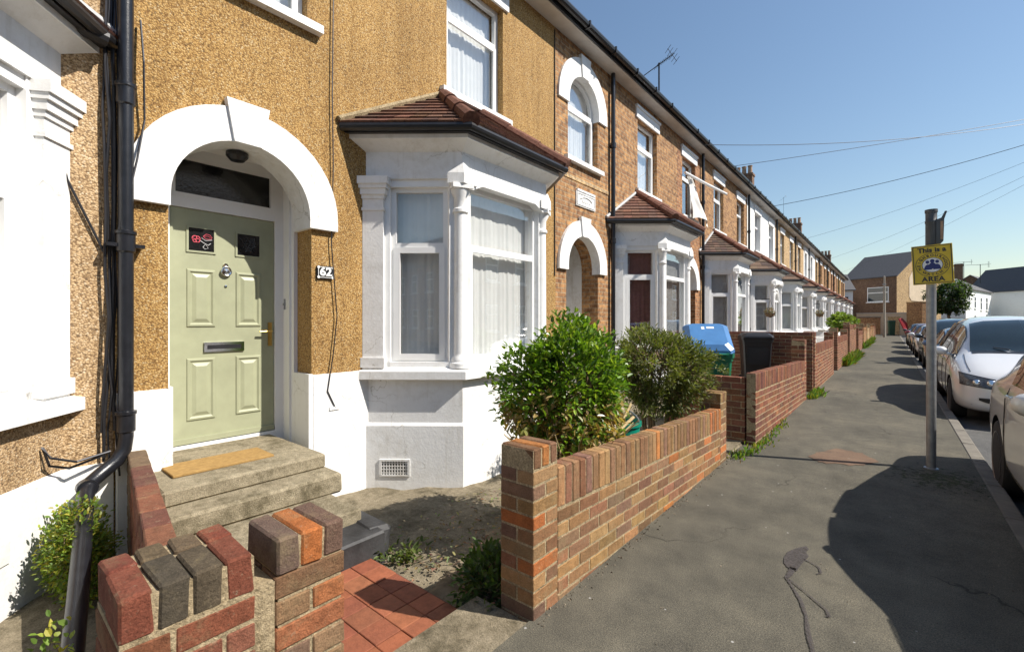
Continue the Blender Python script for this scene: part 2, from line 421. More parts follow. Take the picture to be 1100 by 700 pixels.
def mossmat(name):
    m, nt, b = newmat(name); v = pos(nt, kind='world')
    b.inputs['Base Color'].default_value = (.050, .058, .020, 1); b.inputs['Roughness'].default_value = 1
    g_ = N(nt, 'ShaderNodeVectorMath'); g_.operation = 'DISTANCE'; nt.links.new(v, g_.inputs[0]); g_.inputs[1].default_value = (.36, 5.85, 0)
    f = math_(nt, 'SUBTRACT', noise(nt, v, 16, 9, .75), math_(nt, 'MULTIPLY', g_.outputs['Value'], .28))
    al = ramp(nt, f, [(.44, (0, 0, 0)), (.52, (1, 1, 1))])
    sp_ = N(nt, 'ShaderNodeSeparateColor'); nt.links.new(al, sp_.inputs[0]); nt.links.new(sp_.outputs[0], b.inputs['Alpha'])
    return m
M['moss'] = mossmat('pavement_moss')
M['stain'] = plain('spill_stain', (.062, .053, .050), .95, .3, 60)
_nt = M['stain'].node_tree; _b = _nt.nodes['Principled BSDF']
_a = ramp(_nt, noise(_nt, pos(_nt, kind='world'), 55, 7, .75), [(.30, (.25, .25, .25)), (.52, (.92, .92, .92))])
_s = N(_nt, 'ShaderNodeSeparateColor'); _nt.links.new(_a, _s.inputs[0]); _nt.links.new(_s.outputs[0], _b.inputs['Alpha'])
M['leaf'] = leafmat('glossy_leaf', .33, .32)
M['leaf_matt'] = leafmat('matt_leaf', .55, .3)
M['bark'] = plain('bark', (.20, .14, .085), .95, .35, 20, .01)
M['dry_twig'] = plain('dry_twig', (.50, .38, .20), .95, .3, 20)
M['bin_blue'] = plain('blue_bin_plastic', (.065, .185, .40), .38, .12, 6)
M['bin_green'] = plain('green_bin_plastic', (.012, .17, .085), .42, .15, 6)
M['bin_dkgreen'] = plain('dark_green_bin', (.012, .06, .03), .45, .15, 6)
M['bin_black'] = plain('black_bin_plastic', (.013, .013, .015), .42, .2, 6)
M['bag'] = plain('rubbish_bag', (.05, .03, .035), .3, .4, 9, .02)
M['teal'] = plain('teal_plastic', (.0, .22, .15), .45, .15, 8)
M['sign_yellow'] = plain('sign_yellow', (.66, .47, .035), .42, .12, 9)
M['sign_dark'] = plain('sign_dark_print', (.03, .03, .04), .5, .1)
M['sign_blue'] = plain('sign_blue_print', (.03, .04, .16), .5, .1)
M['sign_white'] = plain('sign_white_print', (.78, .78, .76), .5, .05)
M['lead'] = plain('lead_flashing', (.42, .42, .42), .6, .2, 8)
M['soffit'] = plain('soffit_board', (.55, .53, .50), .7, .12, 4)
M['cloth'] = plain('white_dust_sheet', (.74, .72, .68), .9, .15, 4)
M['basket'] = plain('coir_basket', (.12, .08, .05), .9, .3, 20)
M['red'] = plain('red_plastic', (.27, .014, .022), .4, .15, 8)
M['wood_pole'] = plain('weathered_pole', (.40, .36, .29), .9, .25, 8)
M['tyre'] = plain('tyre_rubber', (.016, .016, .017), .8, .2, 12)
M['alloy'] = plain('alloy_rim', (.42, .42, .43), .3, .1, 8, 0, .8)
M['car_glass'] = plain('car_window', (.016, .026, .030), .03, .2, 4, 0, 0, .9)
M['lamp_glass'] = plain('headlamp_reflector', (.13, .135, .14), .2, .5, 30, 0, .3, .5)
M['lamp_red'] = plain('tail_lamp', (.35, .03, .03), .12, .2, 10)
M['silver'] = carpaint('silver_paint', (.76, .76, .75), .15)
M['silver2'] = carpaint('warm_silver_paint', (.72, .71, .67), .15)
M['blue_car'] = carpaint('blue_paint', (.10, .16, .28), .3)
M['dark_car'] = carpaint('charcoal_paint', (.035, .04, .05), .3)
M['red_car'] = carpaint('dark_red_paint', (.20, .02, .03), .2)
M['white_car'] = carpaint('white_paint', (.72, .73, .73), 0)
M['dark_brick'] = brickwall('dark_brick', (.22, .12, .07), (.15, .08, .05), (.25, .2, .15))  # dark brick of the chimneys; also paints the shade on the far building's front
M['terracotta'] = plain('terracotta_pot', (.36, .24, .16), .85, .3, 10)
M['patch_render'] = plain('cream_render_patch', (.66, .53, .38), .9, .12, 2)

def W(mb, name, m, parent=None, **k): return mb.obj(name, M[m] if isinstance(m, str) else m, parent, **k)

# ------------------------------------------------------------------ ground
def structure(o): o['kind'] = 'structure'; return o
XF, XW = -4.1, -1.36
g = MB(); g.poly([(-400, -300, -.30), (500, -300, -.30), (500, 700, -.30), (-400, 700, -.30)]); structure(W(g, 'ground', 'earth'))
g = MB()
ny = 120
def pv(u, v): return (XW - .02 + u * (.66 - XW + .02), -70 + v * 162, .004 * math.sin(v * 111) * u)
g.grid(pv, 6, ny); g.poly([(XW - .02, -70, -.29), (.66, -70, -.29), (.66, -70, 0), (XW - .02, -70, 0)])
structure(W(g, 'pavement', 'pave', smooth=True))
g = MB(); y = -70.0
while y < 92:
    l = .915; g.bbox((.72, y + l / 2, -.13), (1, 0, 0), (0, 1, 0), (0, 0, 1), (.0625, l / 2 - .004, .135), .014, jit=.002); y += l
structure(W(g, 'kerb', 'kerb'))
g = MB(); g.poly([(.76, -70, -.115), (7.0, -70, -.115), (7.0, 140, -.115), (.76, 140, -.115)])
structure(W(g, 'road', 'road'))
g = MB(); g.box(7.0, 9.2, -70, 140, -.29, .0); structure(W(g, 'far_pavement', 'pave'))
g = MB()
def gd(u, v):
    x = XF - .05 + u * (XW - XF); y = 1.72 + v * 3.7
    return (x, y, -.205 + .02 * math.sin(x * 9 + y * 7) * math.sin(y * 5) + .05 * u)
g.grid(gd, 30, 44); structure(W(g, 'garden_ground', 'concrete', smooth=True))
g = MB(); g.box(XF - .1, XW - .03, 5.45, 62, -.29, .03); structure(W(g, 'garden_yards', 'concrete'))
g = MB()
def gz(u, v):
    x = XF - .1 + u * (XW - XF + .1); y = -6 + v * 6.6
    return (x, y, -.16 + .015 * math.sin(x * 8) * math.sin(y * 6))
g.grid(gz, 16, 40); structure(W(g, 'neighbour_yard', 'concrete', smooth=True))
# bed of soil behind the front wall
g = MB()
def bed(u, v):
    x = -2.35 + u * (.92); y = 1.74 + v * 3.4
    e = min(u * 3, 1) * min(v * 6, 1)
    return (x + .10 * math.sin(y * 4) * (1 - u), y, -.19 + .13 * e + .02 * math.sin(x * 17 + y * 11))
g.grid(bed, 18, 60); structure(W(g, 'soil_bed', 'soil', smooth=True))
# tiled path
g = MB()
g.box(-2.69, -1.745, .80, 1.75, -.29, -.108)
W_ = W(g, 'tile_bedding', 'grout'); structure(W_)
g = MB()
cosT, sinT = math.cos(rad(0)), math.sin(rad(0))
ts = .152
xx = -2.68
k = 0
while xx < -1.76:
    yy = .82
    while yy < 1.72:
        c = vary(R.choice([(.30, .105, .052), (.27, .09, .045), (.33, .125, .062), (.25, .085, .046)]), .15, .05)
        x1 = min(xx + ts - .004, -1.75); y1 = min(yy + ts - .004, 1.735)
        g.bbox(((xx + x1) / 2, (yy + y1) / 2, -.10), (1, 0, 0), (0, 1, 0), (0, 0, 1), ((x1 - xx) / 2, (y1 - yy) / 2, .012 + R.uniform(-.002, .002)), .003, c)
        yy += ts
    xx += ts
structure(W(g, 'tiled_path', 'quarry'))
g = MB(); g.bbox((-1.555, 1.29, -.14), (1, 0, 0), (0, 1, 0), (0, 0, 1), (.19, .505, .13), .01)
structure(W(g, 'gateway_threshold', 'concrete'))
g = MB(); g.bbox((-1.56, 5.64, -.14), (1, 0, 0), (0, 1, 0), (0, 0, 1), (.19, .39, .15), .02, jit=.01)
g.bbox((-1.42, 5.4, -.1), (1, .1, 0), (-.1, 1, 0), (0, 0, 1), (.07, .12, .13), .02, jit=.015)
structure(W(g, 'gateway_slab', 'concrete'))

# dark spill on the pavement: a blot and three dried runs
g = MB()
def blot(pts, wd):
    P = [Vector((p[0], p[1], .0055)) for p in pts]
    for i in range(len(P) - 1):
        d = (P[i + 1] - P[i]); nrm = Vector((-d.y, d.x, 0)).normalized()
        n = 6
        for j in range(n):
            a = P[i] + d * (j / n); b = P[i] + d * ((j + 1) / n)
            wa = (wd[i] + (wd[i + 1] - wd[i]) * j / n) * R.uniform(.75, 1.25) if j else wd[i]
            wb = wd[i] + (wd[i + 1] - wd[i]) * (j + 1) / n
            g.poly([a - nrm * wa, a + nrm * wa, b + nrm * wb, b - nrm * wb])
ring = [(-.515, 3.277), (-.511, 3.384), (-.485, 3.453), (-.456, 3.509), (-.429, 3.547), (-.41, 3.515), (-.417, 3.447), (-.397, 3.404), (-.411, 3.32), (-.421, 3.242), (-.429, 3.156), (-.457, 3.158), (-.484, 3.176), (-.505, 3.214)]
g.poly([(p[0], p[1], .0055) for p in ring])
blot([(-.452, 3.189), (-.456, 3.081), (-.467, 3.034)], [.018, .014, .01])
blot([(-.415, 3.345), (-.373, 3.323), (-.332, 3.289), (-.316, 3.223), (-.336, 3.194)], [.007, .004, .005, .008, .003])
blot([(-.463, 3.038), (-.418, 2.944), (-.369, 2.842), (-.328, 2.708), (-.303, 2.568), (-.271, 2.443), (-.258, 2.359)], [.010, .006, .010, .007, .011, .009, .004])
blot([(-.448, 3.026), (-.375, 2.957), (-.307, 2.883), (-.258, 2.833), (-.237, 2.774), (-.256, 2.768)], [.005, .004, .0045, .005, .008, .002])
tag(W(g, 'spill_stain', 'stain', recalc=True), 'dark dried liquid spill with thin runs on the pavement', 'stain')

# ------------------------------------------------------------------ brick walls of the front gardens
PAL = [(.29, .15, .075), (.24, .13, .075), (.31, .175, .085), (.22, .125, .08), (.33, .19, .09), (.26, .14, .07), (.23, .12, .065), (.29, .16, .075), (.30, .17, .08), (.43, .16, .055), (.34, .20, .095)]
PAL_RED = [(.22, .085, .055), (.19, .08, .055), (.24, .10, .06), (.17, .075, .055), (.26, .11, .06), (.21, .09, .055)]
PAL_DARK = [(.30, .09, .06), (.10, .08, .06), (.085, .07, .055), (.27, .085, .06)]
def courses(mb, x, th, y0, y1, z0, z1, pal, slope=0.0, first=0, L=.215, H=.065):
    """stretcher courses; front face at x, thickness th behind it"""
    z = z1 - .010; k = first
    while z > z0 - .02:
        off = (k % 2) * (L + .01) / 2
        y = y0 - off
        while y < y1 - .004:
            a = max(y, y0); b = min(y + L, y1)
            if b - a > .02:
                ym = (a + b) / 2; dz = slope * (ym - y0)
                mb.bbox((x - th / 2 + R.uniform(-.0015, .0015), ym, z - H / 2 + dz), (1, 0, 0), (0, 1, slope), (0, 0, 1), (th / 2, (b - a) / 2, H / 2), .0035, vary(R.choice(pal), .22, .08), jit=.0012)
            y += L + .01
        z -= H + .01; k += 1
def soldiers(mb, x, th, y0, y1, zt, h, pal, slope=0.0, w=.0675, e=.006):
    y = y0
    while y + w < y1 + .02:
        dz = slope * (y - y0)
        mb.bbox((x - th / 2 + R.uniform(-.002, .002), y + w / 2, zt - h / 2 + dz + R.uniform(-.003, .003)), (1, 0, 0), (0, 1, slope), (0, 0, 1), (th / 2, w / 2, h / 2), e, vary(R.choice(pal), .25, .08), jit=.0018)
        y += w + .006
def pier(mb, x, y0, z0, z1, pal, s=.215, capdark=False, cap=True):
    z = z1
    xc = x - s / 2; yc = y0 + s / 2
    if cap:
        n = 3; w = s / n
        for i in range(n):
            mb.bbox((xc, y0 + w * (i + .5), z - .0525), (1, 0, 0), (0, 1, 0), (0, 0, 1), (s / 2 + .002, w / 2 - .004, .0525), .008, vary(R.choice(pal), .2, .06), jit=.002)
        z -= .115
    k = 0
    while z > z0 - .02:
        zm = z - .0325
        for i in (0, 1):
            if k % 2 == 0: p = (x - .0512 - i * .1126, yc, zm); d = (.0512, s / 2, .0325)
            else: p = (xc, y0 + .0512 + i * .1126, zm); d = (s / 2, .0512, .0325)
            mb.bbox(p, (1, 0, 0), (0, 1, 0), (0, 0, 1), d, .0035, vary(R.choice(pal), .22, .08), jit=.0012)
        z -= .075; k += 1
def core(mb, x0, x1, y0, y1, z0, z1, slope=0):
    b = len(mb.v); mb.box(x0, x1, y0, y1, z0, z1)
    for i in range(b, len(mb.v)):
        v = mb.v[i]; mb.v[i] = (v[0], v[1], v[2] + slope * (v[1] - y0))
def front_wall(label, x, ya, yb, ztop, pal, th=.1025, slope=0.0, pier_a=None, pier_b=None, zb=-.1, mort='mortar', sold=.215):
    root = thing('garden_wall', label, 'wall', (x, ya, 0))
    y0 = ya + (.2165 if pier_a else 0); y1 = yb - (.2165 if pier_b else 0)
    mb = MB(); courses(mb, x, th, y0, y1, zb, ztop - sold - .003, pal, slope)
    W(mb, 'brickwork', 'garden_brick', root)
    mb = MB(); soldiers(mb, x + .002, th + .004, y0, y1, ztop, sold, pal, slope); W(mb, 'coping', 'garden_brick', root)
    mb = MB(); core(mb, x - th + .003, x - .003, y0, y1, zb - .1, ztop - .008, slope)
    for (py, pz) in ((ya, pier_a), (yb - .215, pier_b)):
        if pz: mb.box(x - .212, x - .003, py + .003, py + .212, zb - .1, pz - .007)
    W(mb, 'mortar', mort, root)
    for (py, pz) in ((ya, pier_a), (yb - .215, pier_b)):
        if pz:
            mb = MB(); pier(mb, x, py, zb, pz, pal); W(mb, 'pier', 'garden_brick', root)
    return root
front_wall('low red and brown brick wall in front of the bushes, its near pier by the tiled path', XW, 1.80, 5.24, .705, PAL, slope=-.044, pier_a=.848, pier_b=.735)
# near left wall of four upright bricks with the left gate pier
root = thing('garden_wall', 'short brick wall with upright red and dark bricks on top and gate pier, nearest in the foreground', 'wall', (XW, .2, 0))
mb = MB(); courses(mb, XW, .27, .222, .517, -.1, .733, [(.23, .085, .052), (.18, .095, .06), (.25, .095, .052)], first=1); W(mb, 'brickwork', 'garden_brick', root)
mb = MB()
for i, (c1, c2) in enumerate([((.205, .066, .040), (.18, .055, .036)), ((.085, .070, .05), (.125, .092, .055)), ((.10, .078, .052), (.14, .10, .062)), ((.20, .066, .040), (.215, .060, .036))]):
    y = .222 + i * .0745
    for xc, hd, c in ((.0845, .0835, c1), (.228, .050, c2)):
        mb.bbox((XW - xc, y + .0345 + .03 * (xc - .08), .790), (1, 0, R.uniform(-.02, .02)), (0, 1, R.uniform(-.02, .02)), (0, 0, 1), (hd, .0325, .054), .006, c, jit=.003)
W(mb, 'coping', 'garden_brick', root)
mb = MB(); mb.box(XW - .266, XW - .003, .226, .57, -.2, .738); mb.box(XW - .270, XW - .006, .232, .516, .73, .831); mb.box(XW - .205, XW - .006, .580, .777, -.2, .842); W(mb, 'mortar', 'mortar_pale', root)
p = MB(); pier(p, XW, .571, -.1, .745, [(.23, .13, .085), (.25, .14, .08), (.33, .125, .055), (.21, .125, .09)], cap=False); sh = W(p, 'pier', 'garden_brick', root)
p = MB()
for i, c in enumerate([(.15, .10, .078), (.40, .135, .042), (.155, .095, .07)]):
    p.bbox((XW - .1075, .571 + .036 + i * .0715, .800), (1, 0, 0), (0, 1, 0), (0, 0, 1), (.109, .0332, .052), .007, c, jit=.003)
W(p, 'pier_cap', 'garden_brick', sh)
# boundary wall running back to the house
root = thing('boundary_wall', 'narrow boundary brick wall beside the doorsteps, running to the house front', 'wall', (-1.6, .42, 0))
A = Vector((-1.60, .415, 0)); B = Vector((-4.07, .77, 0)); d = (B - A).normalized(); n_ = Vector((-d.y, d.x, 0)); Ln = (B - A).length
mb = MB()
for k in range(9):
    zt = .585 - k * .075; s0 = -.1126 * (k % 2)
    while s0 < Ln - .03:
        a = max(s0, 0); b = min(s0 + .215, Ln)
        if b - a > .03:
            c = vary(R.choice(PAL_RED), .15, .05) if s0 < Ln - .5 else vary((.16, .11, .07), .15)
            o = A + d * ((a + b) / 2)
            mb.bbox((o.x, o.y, zt - .0325), d, n_, (0, 0, 1), ((b - a) / 2, .0512, .0325), .006, c, jit=.002)
        s0 += .225
W(mb, 'brickwork', 'garden_brick', root)
mb = MB(); mb.obox(A, d, n_, (.004, Ln), (-.046, .046), (-.25, .578)); W(mb, 'mortar', 'mortar', root)

front_wall('long low red brick wall with a taller far pier, just beyond the blue-lidded bin', -1.24, 6.04, 10.28, .86, PAL_RED, slope=-.028, pier_b=1.14, zb=-.1)
# return wall of that garden, dark in its own shade
def divider(label, y, x0, x1, zt, pal=PAL_RED):
    root = thing('boundary_wall', label, 'wall', (x1, y, 0))
    mb = MB(); z = zt
    k = 0
    while z > -.05:
        s0 = x0 - (k % 2) * .1126
        while s0 < x1 - .02:
            a = max(s0, x0); b = min(s0 + .215, x1)
            if b - a > .03: mb.bbox(((a + b) / 2, y, z - .0325), (1, 0, 0), (0, 1, 0), (0, 0, 1), ((b - a) / 2, .0512, .0325), .0035, vary(R.choice(pal), .2, .06))
            s0 += .225
        z -= .075; k += 1
    W(mb, 'brickwork', 'garden_brick', root)
    mb = MB(); mb.box(x0 + .004, x1 - .004, y - .047, y + .047, -.2, zt - .01); W(mb, 'mortar', 'mortar', root)
divider('low brick return wall beside the gate with the cracked slab, in shade', 6.10, -2.3, -1.36, .80)
divider('tall plain brick boundary wall standing directly behind the black wheelie bin', 11.42, -4.0, -1.26, 1.25, PAL_RED)
names = ['brick front wall with two piers, first beyond the black wheelie bin', 'brick front wall with two piers, second beyond the black wheelie bin', 'tall brick front wall topped by the bushy hedge',
         'brick front wall just beyond the hedge-topped one', 'brick front wall second beyond the hedge-topped one', 'pale brick front wall nearest before the thin far pole', 'brick front wall second before the thin far pole',
         'last brick front wall of the terrace, close to the far pole', 'end brick front wall at the far corner of the terrace']
hts = [.98, 1.0, 1.35, .98, 1.1, 1.0, 1.05, 1.0, 1.0]
pls = [PAL_RED, PAL_RED, PAL_RED, PAL_RED, PAL, [(.45, .30, .17), (.40, .25, .14)], PAL, PAL, PAL_RED]
for i in range(9):
    y0 = 11.52 + 5.36 * i
    front_wall(names[i], -1.24 if i < 3 else -1.20, y0, y0 + 4.2, hts[i], pls[i], pier_a=hts[i] + (.28 if i != 2 else .1), pier_b=hts[i] + .2, zb=-.1)

# ------------------------------------------------------------------ houses
def facade(mb, y0, y1, z0, z1, notch=None, holes=(), x=XF, m=0, nd=.28):
    outer = [(y0, z0)] + (list(notch) if notch else []) + [(y1, z0), (y1, z1), (y0, z1)]
    polys = [outer] + [h[0] for h in holes]
    flat = [p for q in polys for p in q]
    ids = [mb.vert((x, p[0], p[1])) for p in flat]
    for t in tessellate_polygon([[Vector((p[0], p[1], 0)) for p in q] for q in polys]): mb.face([ids[i] for i in t], m)
    def rev(path, d, closed):
        n = len(path)
        for i in range(n if closed else n - 1):
            a, b = path[i], path[(i + 1) % n]
            mb.poly([(x, a[0], a[1]), (x, b[0], b[1]), (x - d, b[0], b[1]), (x - d, a[0], a[1])], m)
    if notch: rev(notch, nd, False)
    for h in holes: rev(h[0], h[1], True)
def archpath(ya, yb, zb, zs, n=20):
    r = (yb - ya) / 2; c = (ya + yb) / 2
    return [(ya, zb)] + arc(c, zs, r, 180, 0, n) + [(yb, zb)]
def pleats(mb, o, ux, un, w, z0, z1, amp=.012, n=None, seed=0):
    """hanging net curtain: o = lower-left, ux along, un outward"""
    o = Vector(o); ux = Vector(ux); un = Vector(un); rr = random.Random(seed)
    n = n or max(12, int(w * 70))
    ph = [rr.uniform(0, 6.3) for _ in range(4)]
    def fn(u, v):
        s = u * w
        a = amp * (.55 * math.sin(s * 95 + ph[0] + 2.6 * math.sin(s * 7 + ph[1]) + .5 * v) + .7 * math.sin(s * 41 + ph[2] + 1.8 * math.sin(s * 13 + ph[3])) + .5 * math.sin(s * 19 + ph[1] - v))
        return o + ux * s + un * a * (.45 + .55 * (1 - v)) + Vector((0, 0, z0 + v * (z1 - z0)))
    mb.grid(fn, n, 4)
def barframe(mb, o, ux, un, s0, s1, z0, z1, b=.055, d=.06, trans=()):
    """window frame: outer bars and transoms; un outward, frame occupies -d..0"""
    mb.obox(o, ux, un, (s0, s0 + b), (-d, 0), (z0, z1)); mb.obox(o, ux, un, (s1 - b, s1), (-d, 0), (z0, z1))
    mb.obox(o, ux, un, (s0 + b, s1 - b), (-d, -.001), (z1 - b, z1)); mb.obox(o, ux, un, (s0 + b, s1 - b), (-d, -.001), (z0, z0 + b))
    for t in trans: mb.obox(o, ux, un, (s0 + b, s1 - b), (-d, .004), (t - b * .6, t + b * .6))
def sash_window(root, y0, y1, z0, z1, x, trans, cur='curtain', arch=False, seed=1, cover=1.0, detail=2):
    """upper window set in the wall; z1 is the spring line when arched"""
    o = (x, 0, 0); ux = (0, 1, 0); un = (1, 0, 0); mb = MB()
    zt = z1
    if arch:
        r = (y1 - y0) / 2; c = (y0 + y1) / 2; zt = z1 + r
        out = [(y1, z0)] + arc(c, z1, r, 0, 180, 20) + [(y0, z0)]
        inn = [(y0 + .055, z0 + .055)] + arc(c, z1, r - .055, 180, 0, 20) + [(y1 - .055, z0 + .055)]
        for i in range(20):
            a, b = arc(c, z1, r, 0, 180, 20)[i:i + 2]; a2, b2 = arc(c, z1, r - .055, 0, 180, 20)[i:i + 2]
            mb.yzprism([a, b, b2, a2], x - .06, x)
        mb.obox(o, ux, un, (y0, y0 + .055), (-.06, 0), (z0, z1)); mb.obox(o, ux, un, (y1 - .055, y1), (-.06, 0), (z0, z1))
        mb.obox(o, ux, un, (y0 + .055, y1 - .055), (-.06, -.001), (z0, z0 + .055))
        for t in trans: mb.obox(o, ux, un, (y0 + .055, y1 - .055), (-.06, .004), (t - .04, t + .04))
    else:
        barframe(mb, o, ux, un, y0, y1, z0, z1, .055, .06, trans)
    if trans and detail > 1:   # opening light in the lower part
        barframe(mb, (x + .012, 0, 0), ux, un, y0 + .045, y1 - .045, z0 + .045, trans[0] - .02, .05, .03)
    f = W(mb, 'window', 'upvc', root)
    mb = MB()
    if arch: mb.yzprism(arc((y0 + y1) / 2, z1, (y1 - y0) / 2 - .04, 0, 180, 20) + [(y0 + .04, z0 + .04), (y1 - .04, z0 + .04)], x - .035, x - .03)
    else: mb.box(x - .035, x - .03, y0 + .04, y1 - .04, z0 + .04, z1 - .04)
    W(mb, 'pane', 'glass', f)
    w = (y1 - y0)
    if cur:
        mb = MB()
        if cover >= 1: pleats(mb, (x - .13, y0 + .01, 0), ux, un, w - .02, z0 + .02, zt - .01, seed=seed)
        else:
            pleats(mb, (x - .13, y0 + .01, 0), ux, un, w * cover, z0 + .02, zt - .01, seed=seed)
        W(mb, 'curtain', cur, f, smooth=True)
    return f
def arch_band(root, name, c, zs, ri, ro, x0, x1, zleg, key=True):
    mb = MB(); n = 24
    A1 = arc(c, zs, ri, 0, 180, n); A2 = arc(c, zs, ro, 0, 180, n)
    for i in range(n):
        mb.yzprism([A1[i], A2[i], A2[i + 1], A1[i + 1]], x0, x1)
    mb.yzprism([(c + ri, zleg), (c + ro, zleg), (c + ro, zs), (c + ri, zs)], x0, x1)
    mb.yzprism([(c - ro, zleg), (c - ri, zleg), (c - ri, zs), (c - ro, zs)], x0, x1)
    o = W(mb, name, 'white', root)
    if key:
        mb = MB(); a = .13
        mb.yzprism([(c - a * .8, zs + ri - .015), (c + a * .8, zs + ri - .015), (c + a * 1.25, zs + ro + .05), (c - a * 1.25, zs + ro + .05)], x1 - .04, x1 + .025)
        W(mb, 'keystone', 'white', o)
    return o
def loft(mb, pa, za, pb, zb, m=0, cap=False):
    a = [mb.vert((p[0], p[1], za)) for p in pa]; b = [mb.vert((p[0], p[1], zb)) for p in pb]
    for i in range(len(a) - 1): mb.face((a[i], a[i + 1], b[i + 1], b[i]), m)
    if cap: mb.face(a[::-1], m); mb.face(b, m)
TILE = [(.155, .075, .05), (.13, .062, .042), (.175, .085, .055), (.115, .06, .045), (.145, .078, .056)]
TILE2 = [(.12, .075, .055), (.10, .065, .05), (.135, .085, .06), (.09, .06, .05)]
def tiled(mb, E0, E1, T0, T1, n, pal, w=.165, t=.020):
    E0, E1, T0, T1 = map(Vector, (E0, E1, T0, T1))
    nr = (E1 - E0).cross(T0 - E0 if (T0 - E0).length > .01 else T1 - E0).normalized()
    if nr.z < 0: nr = -nr
    for i in range(n):
        a = i / n; b = (i + 1.0) / n
        L0 = E0.lerp(T0, a); L1 = E1.lerp(T1, a); U0 = E0.lerp(T0, b); U1 = E1.lerp(T1, b)
        wl = (L1 - L0).length; k = max(1, int(round(wl / w)))
        off = .5 / k if i % 2 else 0
        cuts = [0] + [min(1, (j + 1) / k - off) for j in range(k)] + ([1] if off else [])
        for j in range(len(cuts) - 1):
            u, v = cuts[j], cuts[j + 1]
            if v - u < 1e-4: continue
            g_ = .004 / max(wl, .05)
            lift = nr * (t + R.uniform(-.002, .003))
            p0 = L0.lerp(L1, u + g_) + lift; p1 = L0.lerp(L1, v) + lift; q0 = U0.lerp(U1, u + g_) + nr * .003; q1 = U0.lerp(U1, v) + nr * .003
            c = vary(R.choice(pal), .22, .06)
            mb.poly([p0, p1, q1, q0], 0, c)
            mb.poly([p0 - nr * t, p1 - nr * t, p1, p0], 0, c)
    mb.poly([E0 - nr * .012, E1 - nr * .012, T1 - nr * .012, T0 - nr * .012], 0, (.05, .04, .035))

